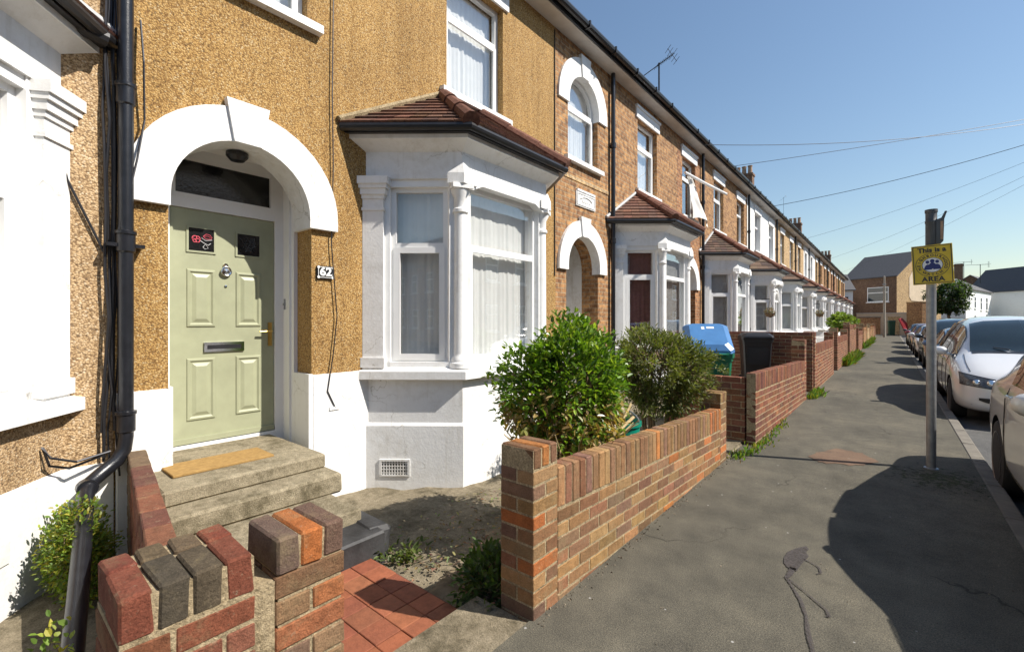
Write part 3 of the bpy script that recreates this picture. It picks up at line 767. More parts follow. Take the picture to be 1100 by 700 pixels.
def bay_window(root, yo, detail=2, base='white', low='white', pal=TILE, gutter='black_plastic', cur=('curtain', 'curtain', 'curtain'), zl=.43, seed=0, trans=2.26, round_front=False, flash='lead'):
    P = [(XF, 2.6 + yo), (-3.33, 3.22 + yo), (-3.33, 4.68 + yo), (XF, 5.3 + yo)]
    d1 = Vector((P[1][0] - P[0][0], P[1][1] - P[0][1], 0)); L = d1.length; d1.normalize(); n1 = Vector((d1.y, -d1.x, 0))
    d3 = Vector((P[3][0] - P[2][0], P[3][1] - P[2][1], 0)).normalized(); n3 = Vector((d3.y, -d3.x, 0))
    def off(o, xb=XF - .012):
        c1 = n1.x * P[0][0] + n1.y * P[0][1] + o; c3 = n3.x * P[3][0] + n3.y * P[3][1] + o; xf = -3.33 + o
        f1 = lambda x: (x, (c1 - n1.x * x) / n1.y); f3 = lambda x: (x, (c3 - n3.x * x) / n3.y)
        return [f1(xb), f1(xf), f3(xf), f3(xb)]
    def poff(o): return off(o)
    W0 = P[2][1] - P[1][1]
    mb = MB()
    mb.prism(off(0), -.3, .905); bay = W(mb, 'bay_window', base, root)
    mb = MB(); mb.prism(off(.020), -.32, zl); loft(mb, off(.020), zl, off(-.002), zl + .035); W(mb, 'plinth', low, bay)
    mb = MB(); mb.prism(off(.085), .905, .985); loft(mb, off(.085), .985, off(-.03), 1.02, cap=True); mb.prism(off(-.02), 1.0, 1.07)
    W(mb, 'sill', 'white', bay)
    # frieze, cornice
    mb = MB(); mb.prism(off(-.005), 2.93, 3.24); loft(mb, off(-.006), 3.2, off(.13), 3.285); mb.prism(off(.14), 3.285, 3.325)
    W(mb, 'frieze', 'white', bay)
    faces = [(Vector((P[0][0], P[0][1], 0)), d1, n1, L), (Vector((P[1][0], P[1][1], 0)), Vector((0, 1, 0)), Vector((1, 0, 0)), W0), (Vector((P[2][0], P[2][1], 0)), d3, n3, L)]
    # pilasters against the house and posts at the corners
    for fi, (o, ux, un, ln) in ((0, faces[0]), (2, faces[2])):
        mb = MB()
        a0, a1 = (-.02, .19) if fi == 0 else (ln - .19, ln + .02)
        mb.obox(o, ux, un, (a0, a1), (-.2, .03), (1.0, 2.72)); mb.obox(o, ux, un, (a0 - .015, a1 + .015), (-.18, .05), (1.02, 1.12))
        for (zz0, zz1, e) in ((2.60, 2.63, .012), (2.72, 2.76, .012), (2.76, 2.82, .028), (2.82, 2.86, .045), (2.86, 2.935, .06)):
            mb.obox(o, ux, un, (a0 - e * .6, a1 + e), (-.18, .03 + e), (zz0, zz1))
        W(mb, 'pilaster', 'white', bay)
    for ci in (1, 2):
        px, py = P[ci]; q = off(-.085)[ci]
        mb = MB()
        # mullion post filling the corner behind the column
        bis = (Vector((1, 0, 0)) + (n1 if ci == 1 else n3)).normalized(); tan = Vector((-bis.y, bis.x, 0))
        oo = Vector((q[0], q[1], 0))
        mb.obox(oo, bis, tan, (-.16, .015), (-.115, .115), (1.0, 2.93))
        W(mb, 'mullion', 'white', bay)
        mb = MB(); r = .070
        pr = [(.115, 1.01), (.115, 1.06), (.098, 1.075), (.098, 1.10), (r + .005, 1.13), (r, 1.16), (r - .006, 2.58), (r + .012, 2.595), (r + .012, 2.625), (r - .004, 2.64), (r - .002, 2.74), (r + .03, 2.80), (r + .03, 2.83)]
        mb.lathe(pr, (q[0] + bis.x * .02, q[1] + bis.y * .02, 0), n=20 if detail > 1 else 10)
        mb.obox(oo + bis * .02, bis, tan, (-.11, .11), (-.11, .11), (2.828, 2.875))
        W(mb, 'column', 'white', bay, angle=40)
        # pointed impost block over the column
        mb = MB()
        oL, uL = (faces[0][0], d1) if ci == 1 else (faces[2][0], d3)
        a = (off(.05)[ci]); 
        if ci == 1:
            e1 = Vector((off(.05)[1][0], off(.05)[1][1], 0)) - d1 * .17; e2 = Vector((off(.05)[1][0], off(.05)[1][1] + .2, 0))
        else:
            e1 = Vector((off(.05)[2][0], off(.05)[2][1] - .2, 0)); e2 = Vector((off(.05)[2][0], off(.05)[2][1], 0)) + d3 * .17
        pk = Vector((a[0], a[1], 0)); back = Vector((q[0] - .1 * bis.x, q[1] - .1 * bis.y, 0))
        lo = [e1, pk, e2, back]
        base_i = [mb.vert((p.x, p.y, 2.873)) for p in lo]; mid_i = [mb.vert((p.x, p.y, 2.975)) for p in lo]
        pkt = off(.012)[ci]; tp = mb.vert((pkt[0], pkt[1], 3.09))
        mb.face(base_i[::-1])
        for i in range(4): mb.face((base_i[i], base_i[(i + 1) % 4], mid_i[(i + 1) % 4], mid_i[i])); mb.face((mid_i[i], mid_i[(i + 1) % 4], tp))
        W(mb, 'impost_block', 'white', bay)
    # lintel with a shallow curved underside over the front light
    mb = MB(); ya, yb = P[1][1] + .05, P[2][1] - .05; K = 25
    low_ = [(ya + (yb - ya) * i / K, 2.80 + .10 * min(1, min(i, K - i) / K / .16)) for i in range(K + 1)]
    mb.yzprism(low_ + [(yb, 2.985), (ya, 2.985)], -3.33 - .12, -3.33 + .028); W(mb, 'lintel', 'white', bay)
    # windows
    spans = [(.245, L - .16), (.14, W0 - .14), (.16, L - .245)]
    for fi, (o, ux, un, ln) in enumerate(faces):
        s0, s1 = spans[fi]; zt = 2.86 if fi != 1 else 2.90
        mb = MB(); back = -.075
        if fi != 1:
            a0, a1 = (.17, s0) if fi == 0 else (s1, ln - .17)
            mb.obox(o, ux, un, (a0, a1), (-.2, -.02), (1.0, 2.935))
            mb.obox(o, ux, un, (s0 - .02, s1 + .02), (-.2, -.03), (2.855, 2.94))
        oo = Vector(o) + Vector(un) * back
        barframe(mb, oo, ux, un, s0, s1, 1.06, zt, .05, .06, (trans,))
        if fi != 1 and detail: barframe(mb, oo + Vector(un) * .014, ux, un, s0 + .03, s1 - .03, 1.09, trans - .015, .06, .03)
        if fi == 1 and detail: barframe(mb, oo + Vector(un) * .01, ux, un, s0 + .04, s1 - .04, 1.10, trans - .015, .028, .03)
        if round_front and fi == 1:
            c = (s0 + s1) / 2; rr_ = (s1 - s0) / 2
            for ri, ro in ((rr_ * .62, rr_ * .72), (rr_ * .86, rr_ * 1.0)):
                for i in range(14):
                    a_, b_ = rad(180 * i / 14), rad(180 * (i + 1) / 14)
                    pts = [(c + ri * math.cos(a_), 2.25 + ri * math.sin(a_) * .85), (c + ro * math.cos(a_), 2.25 + ro * math.sin(a_) * .85), (c + ro * math.cos(b_), 2.25 + ro * math.sin(b_) * .85), (c + ri * math.cos(b_), 2.25 + ri * math.sin(b_) * .85)]
                    mb.yzprism([(o.y + p[0], p[1]) for p in pts], o.x + back - .02, o.x + back + .03)
            mb.obox(oo, ux, un, (c - .04, c + .04), (-.05, .006), (1.06, 2.25))
        f = W(mb, 'window_frame', 'upvc', bay)
        mb = MB(); mb.obox(oo, ux, un, (s0 + .03, s1 - .03), (-.036, -.031), (1.08, zt - .03)); W(mb, 'pane', 'glass', bay)
        if cur and cur[fi]:
            mb = MB(); cp = oo + Vector(ux) * (s0 - .02) - Vector(un) * .13
            pleats(mb, cp, ux, un, s1 - s0 + .04, 1.04, zt + .05, amp=.010, seed=seed * 7 + fi, n=None if detail > 1 else 16)
            W(mb, 'curtain', cur[fi], bay, smooth=True)
    # roof
    e = off(.235, XF); zE = 3.40; T0 = (XF + .004, 3.64 + yo, 4.165); T1 = (XF + .004, 4.26 + yo, 4.165)
    E = [(p[0], p[1], zE) for p in e]; E[0] = (XF + .004, E[0][1], zE); E[3] = (XF + .004, E[3][1], zE)
    mb = MB(); n = 9 if detail > 1 else 5; tw = .165 if detail > 1 else .4
    tiled(mb, E[0], E[1], T0, T0, n, pal, tw); tiled(mb, E[1], E[2], T0, T1, n, pal, tw); tiled(mb, E[2], E[3], T1, T1, n, pal, tw)
    for (a, b) in ((E[1], T0), (E[2], T1)):
        a = Vector(a); b = Vector(b); k = 3
        for i in range(k):
            p = a.lerp(b, i / k) + Vector((0, 0, .012)); q = a.lerp(b, (i + 1.06) / k if i < k - 1 else 1) + Vector((0, 0, .012))
            mb.tube([p, p.lerp(q, .5), q], [.088, .080, .072], 10, 0, vary((.17, .075, .05), .2))
    W(mb, 'roof', 'roof_tile', bay)
    mb = MB()
    mb.tube([Vector(E[0]) + Vector((.012, 0, .03)), Vector(T0) + Vector((.012, 0, .03))], .032, 6); mb.tube([Vector(E[3]) + Vector((.012, 0, .03)), Vector(T1) + Vector((.012, 0, .03))], .032, 6)
    W(mb, 'flashing', flash, bay)
    mb = MB(); gz = 3.372
    go = off(.215, XF + .004)
    mb.prism([(p[0], p[1]) for p in off(.185, XF + .004)], 3.325, 3.382)
    mb.tube([(p[0], p[1], gz - .004) for p in go], .040, 10)
    W(mb, 'gutter', gutter, bay)
    return bay

def pipe(root, y, z0, z1, x=XF + .07, r=.038, mat='black_iron', collars=(1.2, 3.0, 4.8)):
    mb = MB(); mb.tube([(x, y, z1), (x, y, z0)], r, 12)
    for c in collars: mb.lathe([(r, c - .05), (r + .014, c - .045), (r + .014, c + .045), (r, c + .05)], (x, y, 0), n=12)
    for c in collars: mb.box(XF, x, y - .02, y + .02, c - .015, c + .015)
    return W(mb, 'downpipe', mat, root, angle=40)

def main_roof(root, y0, y1, tile='slate', gut='black_plastic'):
    mb = MB(); mb.box(XF - .02, XF + .26, y0, y1, 6.155, 6.19); mb.box(XF + .235, XF + .26, y0, y1, 6.19, 6.22); W(mb, 'soffit', 'soffit', root)
    mb = MB(); mb.box(XF + .262, XF + .285, y0, y1, 6.165, 6.30); mb.tube([(XF + .335, y0, 6.262), (XF + .335, y1, 6.262)], .055, 10)
    for k in range(int((y1 - y0) / .9)): mb.box(XF + .285, XF + .40, y0 + .4 + k * .9, y0 + .43 + k * .9, 6.20, 6.31)
    W(mb, 'gutter', gut, root)
    mb = MB(); sl = .72; ex = XF + .33; rx = -8.1
    a = 6.30; b = a + (ex - rx) * sl
    mb.poly([(ex, y0, a), (ex, y1, a), (rx, y1, b), (rx, y0, b)]); mb.poly([(ex, y0, a - .06), (ex, y1, a - .06), (rx, y1, b - .06), (rx, y0, b - .06)])
    mb.poly([(ex, y0, a - .06), (ex, y1, a - .06), (ex, y1, a), (ex, y0, a)])
    mb.poly([(rx, y0, b), (rx, y1, b), (-12.3, y1, a), (-12.3, y0, a)]); mb.tube([(rx, y0, b), (rx, y1, b)], .10, 8)
    W(mb, 'roof', tile, root)
def chimney(root, x, y, zt, w=.5, l=.9, cowl=True):
    mb = MB(); mb.box(x - l / 2, x + l / 2, y - w / 2, y + w / 2, 6.5, zt - .12); mb.box(x - l / 2 - .04, x + l / 2 + .04, y - w / 2 - .04, y + w / 2 + .04, zt - .12, zt)
    c = W(mb, 'chimney', 'dark_brick', root)
    for i in range(3):
        mb = MB(); mb.lathe([(.13, zt), (.12, zt + .05), (.10, zt + .40), (.125, zt + .42), (.125, zt + .46)], (x - l * .33 + i * l * .33, y, 0), n=12); W(mb, 'chimney_pot', 'terracotta', c)
    return c
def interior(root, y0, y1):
    mb = MB(); mb.box(-11.9, XF - 1.25, y0 + .1, y1 - .1, -.2, 6.1); W(mb, 'room_light_block', 'dark_room', root)  # near-black box added behind the windows to block light and view

def door_leaf(root, x, ya, yb, z0, z1, mat='door_green', plainer=False):
    mb = MB(); mb.box(x - .044, x, ya, yb, z0, z1)
    def panel(a, b, c, d):
        ring = lambda e, h: [(x + h, a + e, c + e), (x + h, b - e, c + e), (x + h, b - e, d - e), (x + h, a + e, d - e)]
        seq = [ring(0, .0005), ring(.006, .010), ring(.020, .012), ring(.034, .001), ring(.042, .001), ring(.070, .012)]
        idl = [[mb.vert(p) for p in r] for r in seq]
        for i in range(len(idl) - 1):
            for k in range(4): mb.face((idl[i][k], idl[i][(k + 1) % 4], idl[i + 1][(k + 1) % 4], idl[i + 1][k]))
        mb.face(idl[-1])
    w = yb - ya; s = w / .834
    for (a, b) in ((.118, .335), (.498, .715)):
        panel(ya + a * s, ya + b * s, z0 + 1.00, z0 + 1.50); panel(ya + a * s, ya + b * s, z0 + .195, z0 + .73)
    mb.box(x - .001, x + .02, ya + .005, yb - .005, z0 + .005, z0 + .05)
    return W(mb, 'door', mat, root)

def house(i, label, pm, bm_, low='white', detail=2, cur=('curtain', 'curtain', 'curtain'), arch_up=False, pal=TILE, porch=True, group='terraced houses in the row', roof='slate', lintel='white', win2=True, trans=2.26, round_front=False, band=False, doormat_='upvc', chim=None, upcur='curtain'):
    yo = 5.36 * i; y0 = .65 + yo; y1 = 6.01 + yo; ym = 2.47 + yo
    root = thing('terraced_house', label, 'house', (XF, y0, 0), group)
    c = 1.484 + yo
    # porch half
    mb = MB()
    wa, wb, wz0, wz1 = 1.01 + yo, 2.0 + yo, 4.22, 5.18
    if arch_up: hole = [(wa, wz0)] + [(wb, wz0)] + arc((wa + wb) / 2, wz1, (wb - wa) / 2, 0, 180, 20)
    else: wz1 = 5.72; hole = [(wa, wz0), (wb, wz0), (wb, wz1), (wa, wz1)]
    depth = .28 if i == 0 else .34
    facade(mb, y0, ym, -.3, 6.17, archpath(.96 + yo, 2.04 + yo if i == 0 else 2.01 + yo, -.3, 2.42), [(hole, .13)], nd=depth)
    W(mb, 'wall', pm, root)
    mb = MB()
    va, vb, vz0, vz1 = 3.70 + yo, 4.73 + yo, 4.27, 5.76
    facade(mb, ym, y1, -.3, 6.17, None, [([(va, vz0), (vb, vz0), (vb, vz1), (va, vz1)], .13)])
    W(mb, 'wall', bm_, root)
    # upper windows
    sash_window(root, wa, wb, wz0, wz1, XF - .10, (5.12,) if arch_up else (5.25,), upcur, arch_up, seed=i * 3 + 1, cover=1 if i < 2 else .45, detail=detail)
    sash_window(root, va, vb, vz0, vz1, XF - .10, (5.25,), upcur, False, seed=i * 3 + 2, cover=1 if i < 2 else .55, detail=detail)
    for (a, b, z) in ((wa, wb, wz0), (va, vb, vz0)):
        mb = MB(); mb.box(XF - .1, XF + .075, a - .11, b + .12, z - .085, z - .012); mb.poly([(XF + .075, a - .11, z - .012), (XF + .075, b + .12, z - .012), (XF - .1, b + .12, z + .012), (XF - .1, a - .11, z + .012)])
        W(mb, 'window_sill', 'white', root)
    lins = [(va, vb, vz1)] + ([] if arch_up else [(wa, wb, wz1)])
    for (a, b, z) in lins:
        mb = MB(); mb.box(XF - .05, XF + .03, a - .10, b + .10, z + .002, z + .20); mb.box(XF - .05, XF + .055, a - .12, b + .12, z + .20, z + .25); W(mb, 'lintel', lintel, root)
    if arch_up: arch_band(root, 'window_arch', (wa + wb) / 2, wz1, (wb - wa) / 2 - .004, .80, XF - .125, XF + .035, 5.10)
    # porch
    arch_band(root, 'porch_arch', c, 2.42, .521, .79, XF - (.27 if i == 0 else .12), XF + .05, 2.335)
    for (a, b) in ((y0 + .01, .957 + yo), ((2.043 if i == 0 else 2.013) + yo, 2.66 + yo)):
        mb = MB(); mb.bbox((XF + .005, (a + b) / 2, .345), (1, 0, 0), (0, 1, 0), (0, 0, 1), (.018, (b - a) / 2, .645), .008); W(mb, 'plinth', low, root)
    if i == 0:
        mb = MB(); mb.box(XF - .275, XF + .018, 2.006, 2.0445, .3, 1.0); W(mb, 'jamb_plinth', 'white', root)
        mb = MB(); mb.box(XF - .28, XF + .016, .9575, .985, .3, 1.0); W(mb, 'jamb_plinth', 'white', root)
    if i != 0:
        dx = XF - 1.0
        mb = MB(); mb.box(dx - .06, XF - .335, .86 + yo, .945 + yo, -.28, 3.1); mb.box(dx - .06, XF - .335, 2.02 + yo, 2.1 + yo, -.28, 3.1); mb.box(dx - .06, XF - .335, .945 + yo, 2.02 + yo, 3.0, 3.1); W(mb, 'porch_lining', 'white2', root)
        mb = MB(); mb.box(dx - .05, dx, .96 + yo, 2.01 + yo, .30, 3.0); fr = W(mb, 'door_frame', doormat_, root)
        door_leaf(root, dx + .03, 1.07 + yo, 1.9 + yo, .32, 2.3, 'door_green' if i == 5 else ('upvc' if i % 2 else 'dark_metal'))
        mb = MB(); mb.box(XF - .99, XF + .25, .95 + yo, 2.02 + yo, -.29, .30); mb.box(XF + .25, XF + .55, .95 + yo, 2.02 + yo, -.29, .15); W(mb, 'doorstep', 'step_stone', root)
        if detail > 1: pass
    bay_window(root, yo, detail, base='white', low='white', pal=pal, cur=cur, seed=i, trans=trans, round_front=round_front, flash='mortar' if i == 0 else 'lead')
    main_roof(root, y0 + (.02 if i == 0 else 0), y1, roof)
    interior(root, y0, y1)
    mb = MB(); mb.box(-12.1, -11.95, y0, y1, -.3, 6.2); W(mb, 'back_wall', 'brick_red', root)
    if i >= 1: pipe(root, 1.82 + .65 + yo, -.1, 6.2, r=.04)
    if chim: chimney(root, *chim)
    return root

H0 = house(0, 'ochre roughcast house with the sage green front door numbered 62', 'rough_orange', 'rough_orange', arch_up=True, cur=('curtain', 'curtain', 'curtain'))
# --- details of number 62
XD = -4.62
mb = MB()
mb.box(XD - .06, XD + .02, 1.005, 1.085, .30, 3.02); mb.box(XD - .06, XD + .02, 1.927, 2.005, .30, 3.02)
mb.box(XD - .06, XD + .018, 1.085, 1.927, 2.452, 2.54); mb.box(XD - .06, XD + .018, 1.085, 1.927, 2.90, 3.02)
mb.box(XD - .06, XD + .03, 1.085, 1.927, .33, .432)
mb.box(XD - .06, XF - .275, 2.005, 2.06, .30, 3.02); mb.box(XD + .10, XF - .33, 1.985, 2.006, .30, 3.0); mb.box(XD - .06, XF - .275, .94, 1.0, .30, 3.02)
mb.box(XD - .06, XF - .27, .94, 2.06, 2.965, 3.03); mb.box(XD - .3, XD - .06, .9, 2.1, .2, 3.1)
W(mb, 'door_frame', 'upvc', H0)
mb = MB(); mb.box(XD - .02, XD - .012, 1.08, 1.93, 2.53, 2.91)
W(mb, 'fanlight', 'dark_glass', H0)
mb = MB(); mb.box(XD - .012, XD + .022, 1.085, 1.125, 2.54, 2.90); mb.box(XD - .012, XD + .022, 1.887, 1.927, 2.54, 2.90); mb.box(XD - .012, XD + .020, 1.125, 1.887, 2.54, 2.575); mb.box(XD - .012, XD + .020, 1.125, 1.887, 2.865, 2.90)
W(mb, 'fanlight_frame', 'upvc', H0)
D0 = door_leaf(H0, XD, 1.089, 1.923, .436, 2.448)
def tubeloop(mb, pts, r): mb.tube(pts + [pts[0]], r, 5)
for (a, b, rose) in ((1.222, 1.412, True), (1.60, 1.79, False)):
    mb = MB(); mb.box(XD - .002, XD + .005, a, b, 2.095, 2.29); gp = W(mb, 'door_glass', 'dark_glass', D0)
    mb = MB(); barframe(mb, (XD + .010, 0, 0), (0, 1, 0), (1, 0, 0), a - .016, b + .016, 2.079, 2.306, .016, .012); W(mb, 'bead', 'door_green', D0)
    cy = (a + b) / 2
    if rose:
        mb = MB()
        for (oy, oz, r) in ((-.040, .0, .030), (-.052, .014, .016), (-.028, -.012, .016), (-.050, -.016, .013), (-.026, .016, .012)):
            tubeloop(mb, [(XD + .007, cy + oy + r * math.cos(t) * (1 + .12 * math.sin(5 * t)), 2.195 + oz + r * .9 * math.sin(t)) for t in [k * .314 for k in range(20)]], .0020)
        tubeloop(mb, [(XD + .007, cy + oy_, 2.195 + oz_) for oy_, oz_ in ((.012, .030), (.035, .052), (.062, .048), (.080, .028), (.070, .010), (.045, .008), (.025, .014))], .0022)
        mb.tube([(XD + .007, cy + y_, 2.195 + z_) for y_, z_ in ((.02, .03), (.045, .035), (.07, .025))], .0018, 5)
        W(mb, 'rose_motif', 'rose_pink', D0)
        mb = MB(); mb.tube([(XD + .007, cy - .01, 2.185), (XD + .007, cy + .02, 2.165), (XD + .007, cy + .05, 2.15), (XD + .007, cy + .07, 2.17)], .003, 5)
        tubeloop(mb, [(XD + .007, cy + y_, 2.15 + z_) for y_, z_ in ((.01, -.02), (.03, .01), (.05, -.025), (.025, -.035))], .0025)
        mb.tube([(XD + .007, cy + .0, 2.21), (XD + .007, cy + .03, 2.19), (XD + .007, cy + .08, 2.20)], .0025, 5)
        W(mb, 'leading', 'rose_pale', D0)
    else:
        mb = MB(); rr = random.Random(3)
        for k in range(9): tubeloop(mb, [(XD + .006, cy + rr.uniform(-.07, .07), 2.195 + rr.uniform(-.075, .075)) for _ in range(4)], .0016)
        W(mb, 'leading', 'grey_paint', D0)
mb = MB(); barframe(mb, (XD + .016, 0, 0), (0, 1, 0), (1, 0, 0), 1.335, 1.655, 1.215, 1.30, .018, .016); mb.box(XD, XD + .008, 1.35, 1.64, 1.23, 1.285)
lb = W(mb, 'letterbox', 'chrome', D0); mb = MB(); mb.box(XD + .008, XD + .0125, 1.362, 1.628, 1.240, 1.276); W(mb, 'letter_flap', 'dark_metal', D0)
mb = MB(); mb.lathe([(.0, XD), (.022, XD), (.022, XD + .012), (.012, XD + .02)], (0, 1.506, 1.985), 'x', 12); mb.tube([(XD + .022, 1.506 + .034 * math.sin(t) * (1.15 if math.cos(t) > 0 else 1), 1.935 - .038 * math.cos(t)) for t in [k * .35 for k in range(19)]], .008, 8)
mb.lathe([(.0, XD + .002), (.035, XD + .006), (.030, XD + .018), (.0, XD + .022)], (0, 1.506, 1.93), 'x', 14); W(mb, 'knocker', 'chrome', D0)
mb = MB(); mb.lathe([(.0, XD), (.012, XD), (.012, XD + .006), (0, XD + .008)], (0, 1.506, 1.80), 'x', 10); W(mb, 'spy_hole', 'chrome', D0)
mb = MB(); mb.box(XD, XD + .010, 1.868, 1.902, 1.25, 1.475); mb.tube([(XD + .006, 1.885, 1.39), (XD + .05, 1.885, 1.39), (XD + .055, 1.86, 1.39), (XD + .052, 1.775, 1.388)], .009, 8); W(mb, 'handle', 'brass', D0)
mb = MB(); mb.box(XD + .098, XD + .115, 1.975, 1.9856, 1.60, 1.70); mb.lathe([(.011, 1.945 + .02), (.011, 1.99)], (XD + .107, 0, 1.65), 'y', 10); W(mb, 'doorbell', 'grey_steel', H0)
mb = MB(); mb.lathe([(.05, 2.965), (.05, 2.94), (.085, 2.93), (.085, 2.90), (.055, 2.865), (0, 2.855)], (-4.33, 1.50, 0), n=16); W(mb, 'porch_lamp', 'black_plastic', H0)
# steps
mb = MB()
mb.bbox((-4.11, 1.345, .345), (1, 0, 0), (0, 1, 0), (0, 0, 1), (.56, .545, .056), .016, jit=.004)
mb.bbox((-3.90, 1.34, .22), (1, 0, 0), (0, 1, 0), (0, 0, 1), (.58, .565, .072), .018, jit=.006)
mb.bbox((-3.6, 1.30, -.06), (1, 0, 0), (0, 1, 0), (0, 0, 1), (.70, .52, .21), .012, jit=.006)
W(mb, 'doorstep', 'step_stone', H0)
mb = MB(); mb.bbox((-2.80, 1.31, -.06), (1, 0, 0), (0, 1, 0), (0, 0, 1), (.145, .53, .118), .014, jit=.006)
mb.bbox((-3.0, 1.83, -.05), (1, 0, 0), (0, 1, 0), (0, 0, 1), (.30, .09, .13), .03, jit=.02)
W(mb, 'bottom_step', 'black_slab', H0)
# number plate
def text_mesh(s, size, name, mat, parent, M4, extrude=.002, font_sp=1.0, bold=0.0):
    cu = bpy.data.curves.new(name, 'FONT'); cu.body = s; cu.size = size; cu.extrude = extrude; cu.align_x = 'CENTER'; cu.align_y = 'CENTER'; cu.space_character = font_sp; cu.offset = bold
    cu.resolution_u = 3
    o = bpy.data.objects.new(name, cu); col.objects.link(o); bpy.context.view_layer.update()
    dg = bpy.context.evaluated_depsgraph_get(); me = bpy.data.meshes.new_from_object(o.evaluated_get(dg)); bpy.data.objects.remove(o)
    me.transform(M4); me.materials.clear(); me.materials.append(mat)
    r = bpy.data.objects.new(name, me); col.objects.link(r)
    if parent:
        off = Vector((0, 0, 0)); p = parent
        while p is not None: off += p.location; p = p.parent
        me.transform(Matrix.Translation(-off)); r.parent = parent
    return r
def facing_x(x, y, z):   # text reading left to right along +y, facing +x
    return Matrix(((0, 0, 1, x), (1, 0, 0, y), (0, 1, 0, z), (0, 0, 0, 1)))
def facing_my(x, y, z):  # text along +x, facing -y
    return Matrix(((1, 0, 0, x), (0, 0, -1, y), (0, 1, 0, z), (0, 0, 0, 1)))
mb = MB(); mb.bbox((XF + .012, 2.165, 1.943), (1, 0, 0), (0, 1, 0), (0, 0, 1), (.012, .082, .060), .006); pl = W(mb, 'number_plate', 'black_iron', H0)
mb = MB(); barframe(mb, (XF + .0265, 0, 0), (0, 1, 0), (1, 0, 0), 2.092, 2.238, 1.893, 1.993, .005, .004)
for (yy, zz) in ((2.096, 1.897), (2.234, 1.897), (2.096, 1.989), (2.234, 1.989)): mb.lathe([(0, XF + .0225), (.013, XF + .0225), (.013, XF + .0268), (0, XF + .0268)], (0, yy, zz), 'x', 10)
W(mb, 'border', 'sign_white', pl)
text_mesh('62', .105, 'numeral', M['sign_white'], pl, facing_x(XF + .0265, 2.165, 1.945) @ Matrix.Scale(1.12, 4, (1, 0, 0)), .002, 1.0, .004)
# air brick in the bay plinth
d1 = Vector((.77, .62, 0)).normalized(); n1 = Vector((d1.y, -d1.x, 0)); o1 = Vector((XF, 2.6, 0)) + n1 * .021
mb = MB(); mb.obox(o1, d1, n1, (.15, .46), (-.01, .012), (.075, .095)); mb.obox(o1, d1, n1, (.15, .46), (-.01, .010), (-.075, -.06)); mb.obox(o1, d1, n1, (.15, .175), (-.01, .011), (-.06, .075)); mb.obox(o1, d1, n1, (.435, .46), (-.01, .011), (-.06, .075))
for k in range(9): mb.obox(o1, d1, n1, (.19 + k * .028, .20 + k * .028), (-.01, .005), (-.06, .075))
for k in range(4): mb.obox(o1, d1, n1, (.176, .434), (-.01, .004), (-.045 + k * .033, -.036 + k * .033))
ab = W(mb, 'air_brick', 'white2', H0)
mb = MB(); mb.obox(o1, d1, n1, (.172, .438), (-.012, .001), (-.062, .077)); W(mb, 'vent_dark_panel', 'dark_room', ab)  # dark panel paints the shade inside the air brick
# cables on the front
mb = MB(); mb.tube([(XF + .03, y, z) for y, z in ((2.237, 6.1), (2.237, 4.535), (2.227, 3.647), (2.237, 2.944), (2.218, 2.216), (2.246, 1.883), (2.275, 1.529), (2.237, 1.176), (2.181, .829), (2.256, .669))], .006, 6)
W(mb, 'cable', 'dark_metal', H0)
mb = MB(); mb.tube([(XF + .012, 5.97, z) for z in (6.1, 4.5, 3.0, 2.2)], .008, 6); W(mb, 'cable', 'dark_metal', H0)
mb = MB(); mb.box(XF + .02, XF + .034, 2.2, 2.30, .645, .675); W(mb, 'cable_box', 'upvc', H0)
# rainwater pipe with its elbow and the loose length running down to the yard
px_ = -4.00
mb = MB(); mb.tube([(px_, .70, 6.2), (px_, .70, .70), (px_ + .005, .69, .62), (px_ + .02, .65, .555), (px_ + .05, .56, .49), (px_ + .10, .50, .455)], .043, 14)
for c in (3.02, 2.02, .80): mb.lathe([(.043, c - .07), (.053, c - .06), (.053, c + .05), (.060, c + .055), (.060, c + .075), (.043, c + .08)], (px_, .70, 0), n=16)
for c in (2.0, 4.4): mb.box(XF, px_ + .02, .60, .80, c - .012, c + .012)
W(mb, 'downpipe', 'black_iron', H0, angle=40)
mb = MB(); mb.tube([(-3.90, .50, .455), (-3.80, .475, .41), (-3.0, .345, .13), (-2.3, .22, -.10)], .042, 14); mb.lathe([(.043, -.03), (.054, -.03), (.054, .03), (.043, .03)], (-3.88, .49, .44), 'x', 14); W(mb, 'drain_pipe', 'black_iron', H0, angle=40)
mb = MB(); rr = random.Random(11)
for k in range(6):
    yb = .60 + .012 * k; pts = []; z = 6.0
    while z > .5 - .1 * (k % 3): pts.append((XF + .035 + rr.uniform(-.012, .03), yb + rr.uniform(-.018, .018), z)); z -= rr.uniform(.25, .5)
    mb.tube(pts, rr.choice((.006, .009, .012)), 6); W(mb, 'cable', 'dark_metal', H0); mb = MB()
mb = MB(); mb.tube([(XF + .04, .79, 3.6), (XF + .08, .80, 3.3), (XF + .05, .81, 2.9), (XF + .10, .76, 2.6), (XF + .13, .72, 2.4), (XF + .12, .66, 2.1)], .007, 6); W(mb, 'cable', 'dark_metal', H0)
mb = MB(); mb.tube([(XF + .02, .36, 2.72), (XF + .02, .42, 2.4), (XF + .02, .52, 2.15), (XF + .02, .60, 1.95)], .008, 6); W(mb, 'cable', 'dark_metal', H0)
mb = MB(); mb.tube([(XF + .1, .62, .62), (XF + .15, .45, .60), (XF + .2, .33, .66), (XF + .16, .30, .72), (XF + .14, .33, .60), (XF + .12, .42, .56), (XF + .1, .58, .60)], .008, 6)
W(mb, 'cable', 'dark_metal', H0)

# doormat lies on the top step
mb = MB(); mb.bbox((-3.965, 1.25, .411), (1, 0, 0), (0, 1, 0), (0, 0, 1), (.165, .335, .010), .004); tag(W(mb, 'doormat', 'mat'), 'worn tan coir doormat on the step in front of the green door', 'doormat')

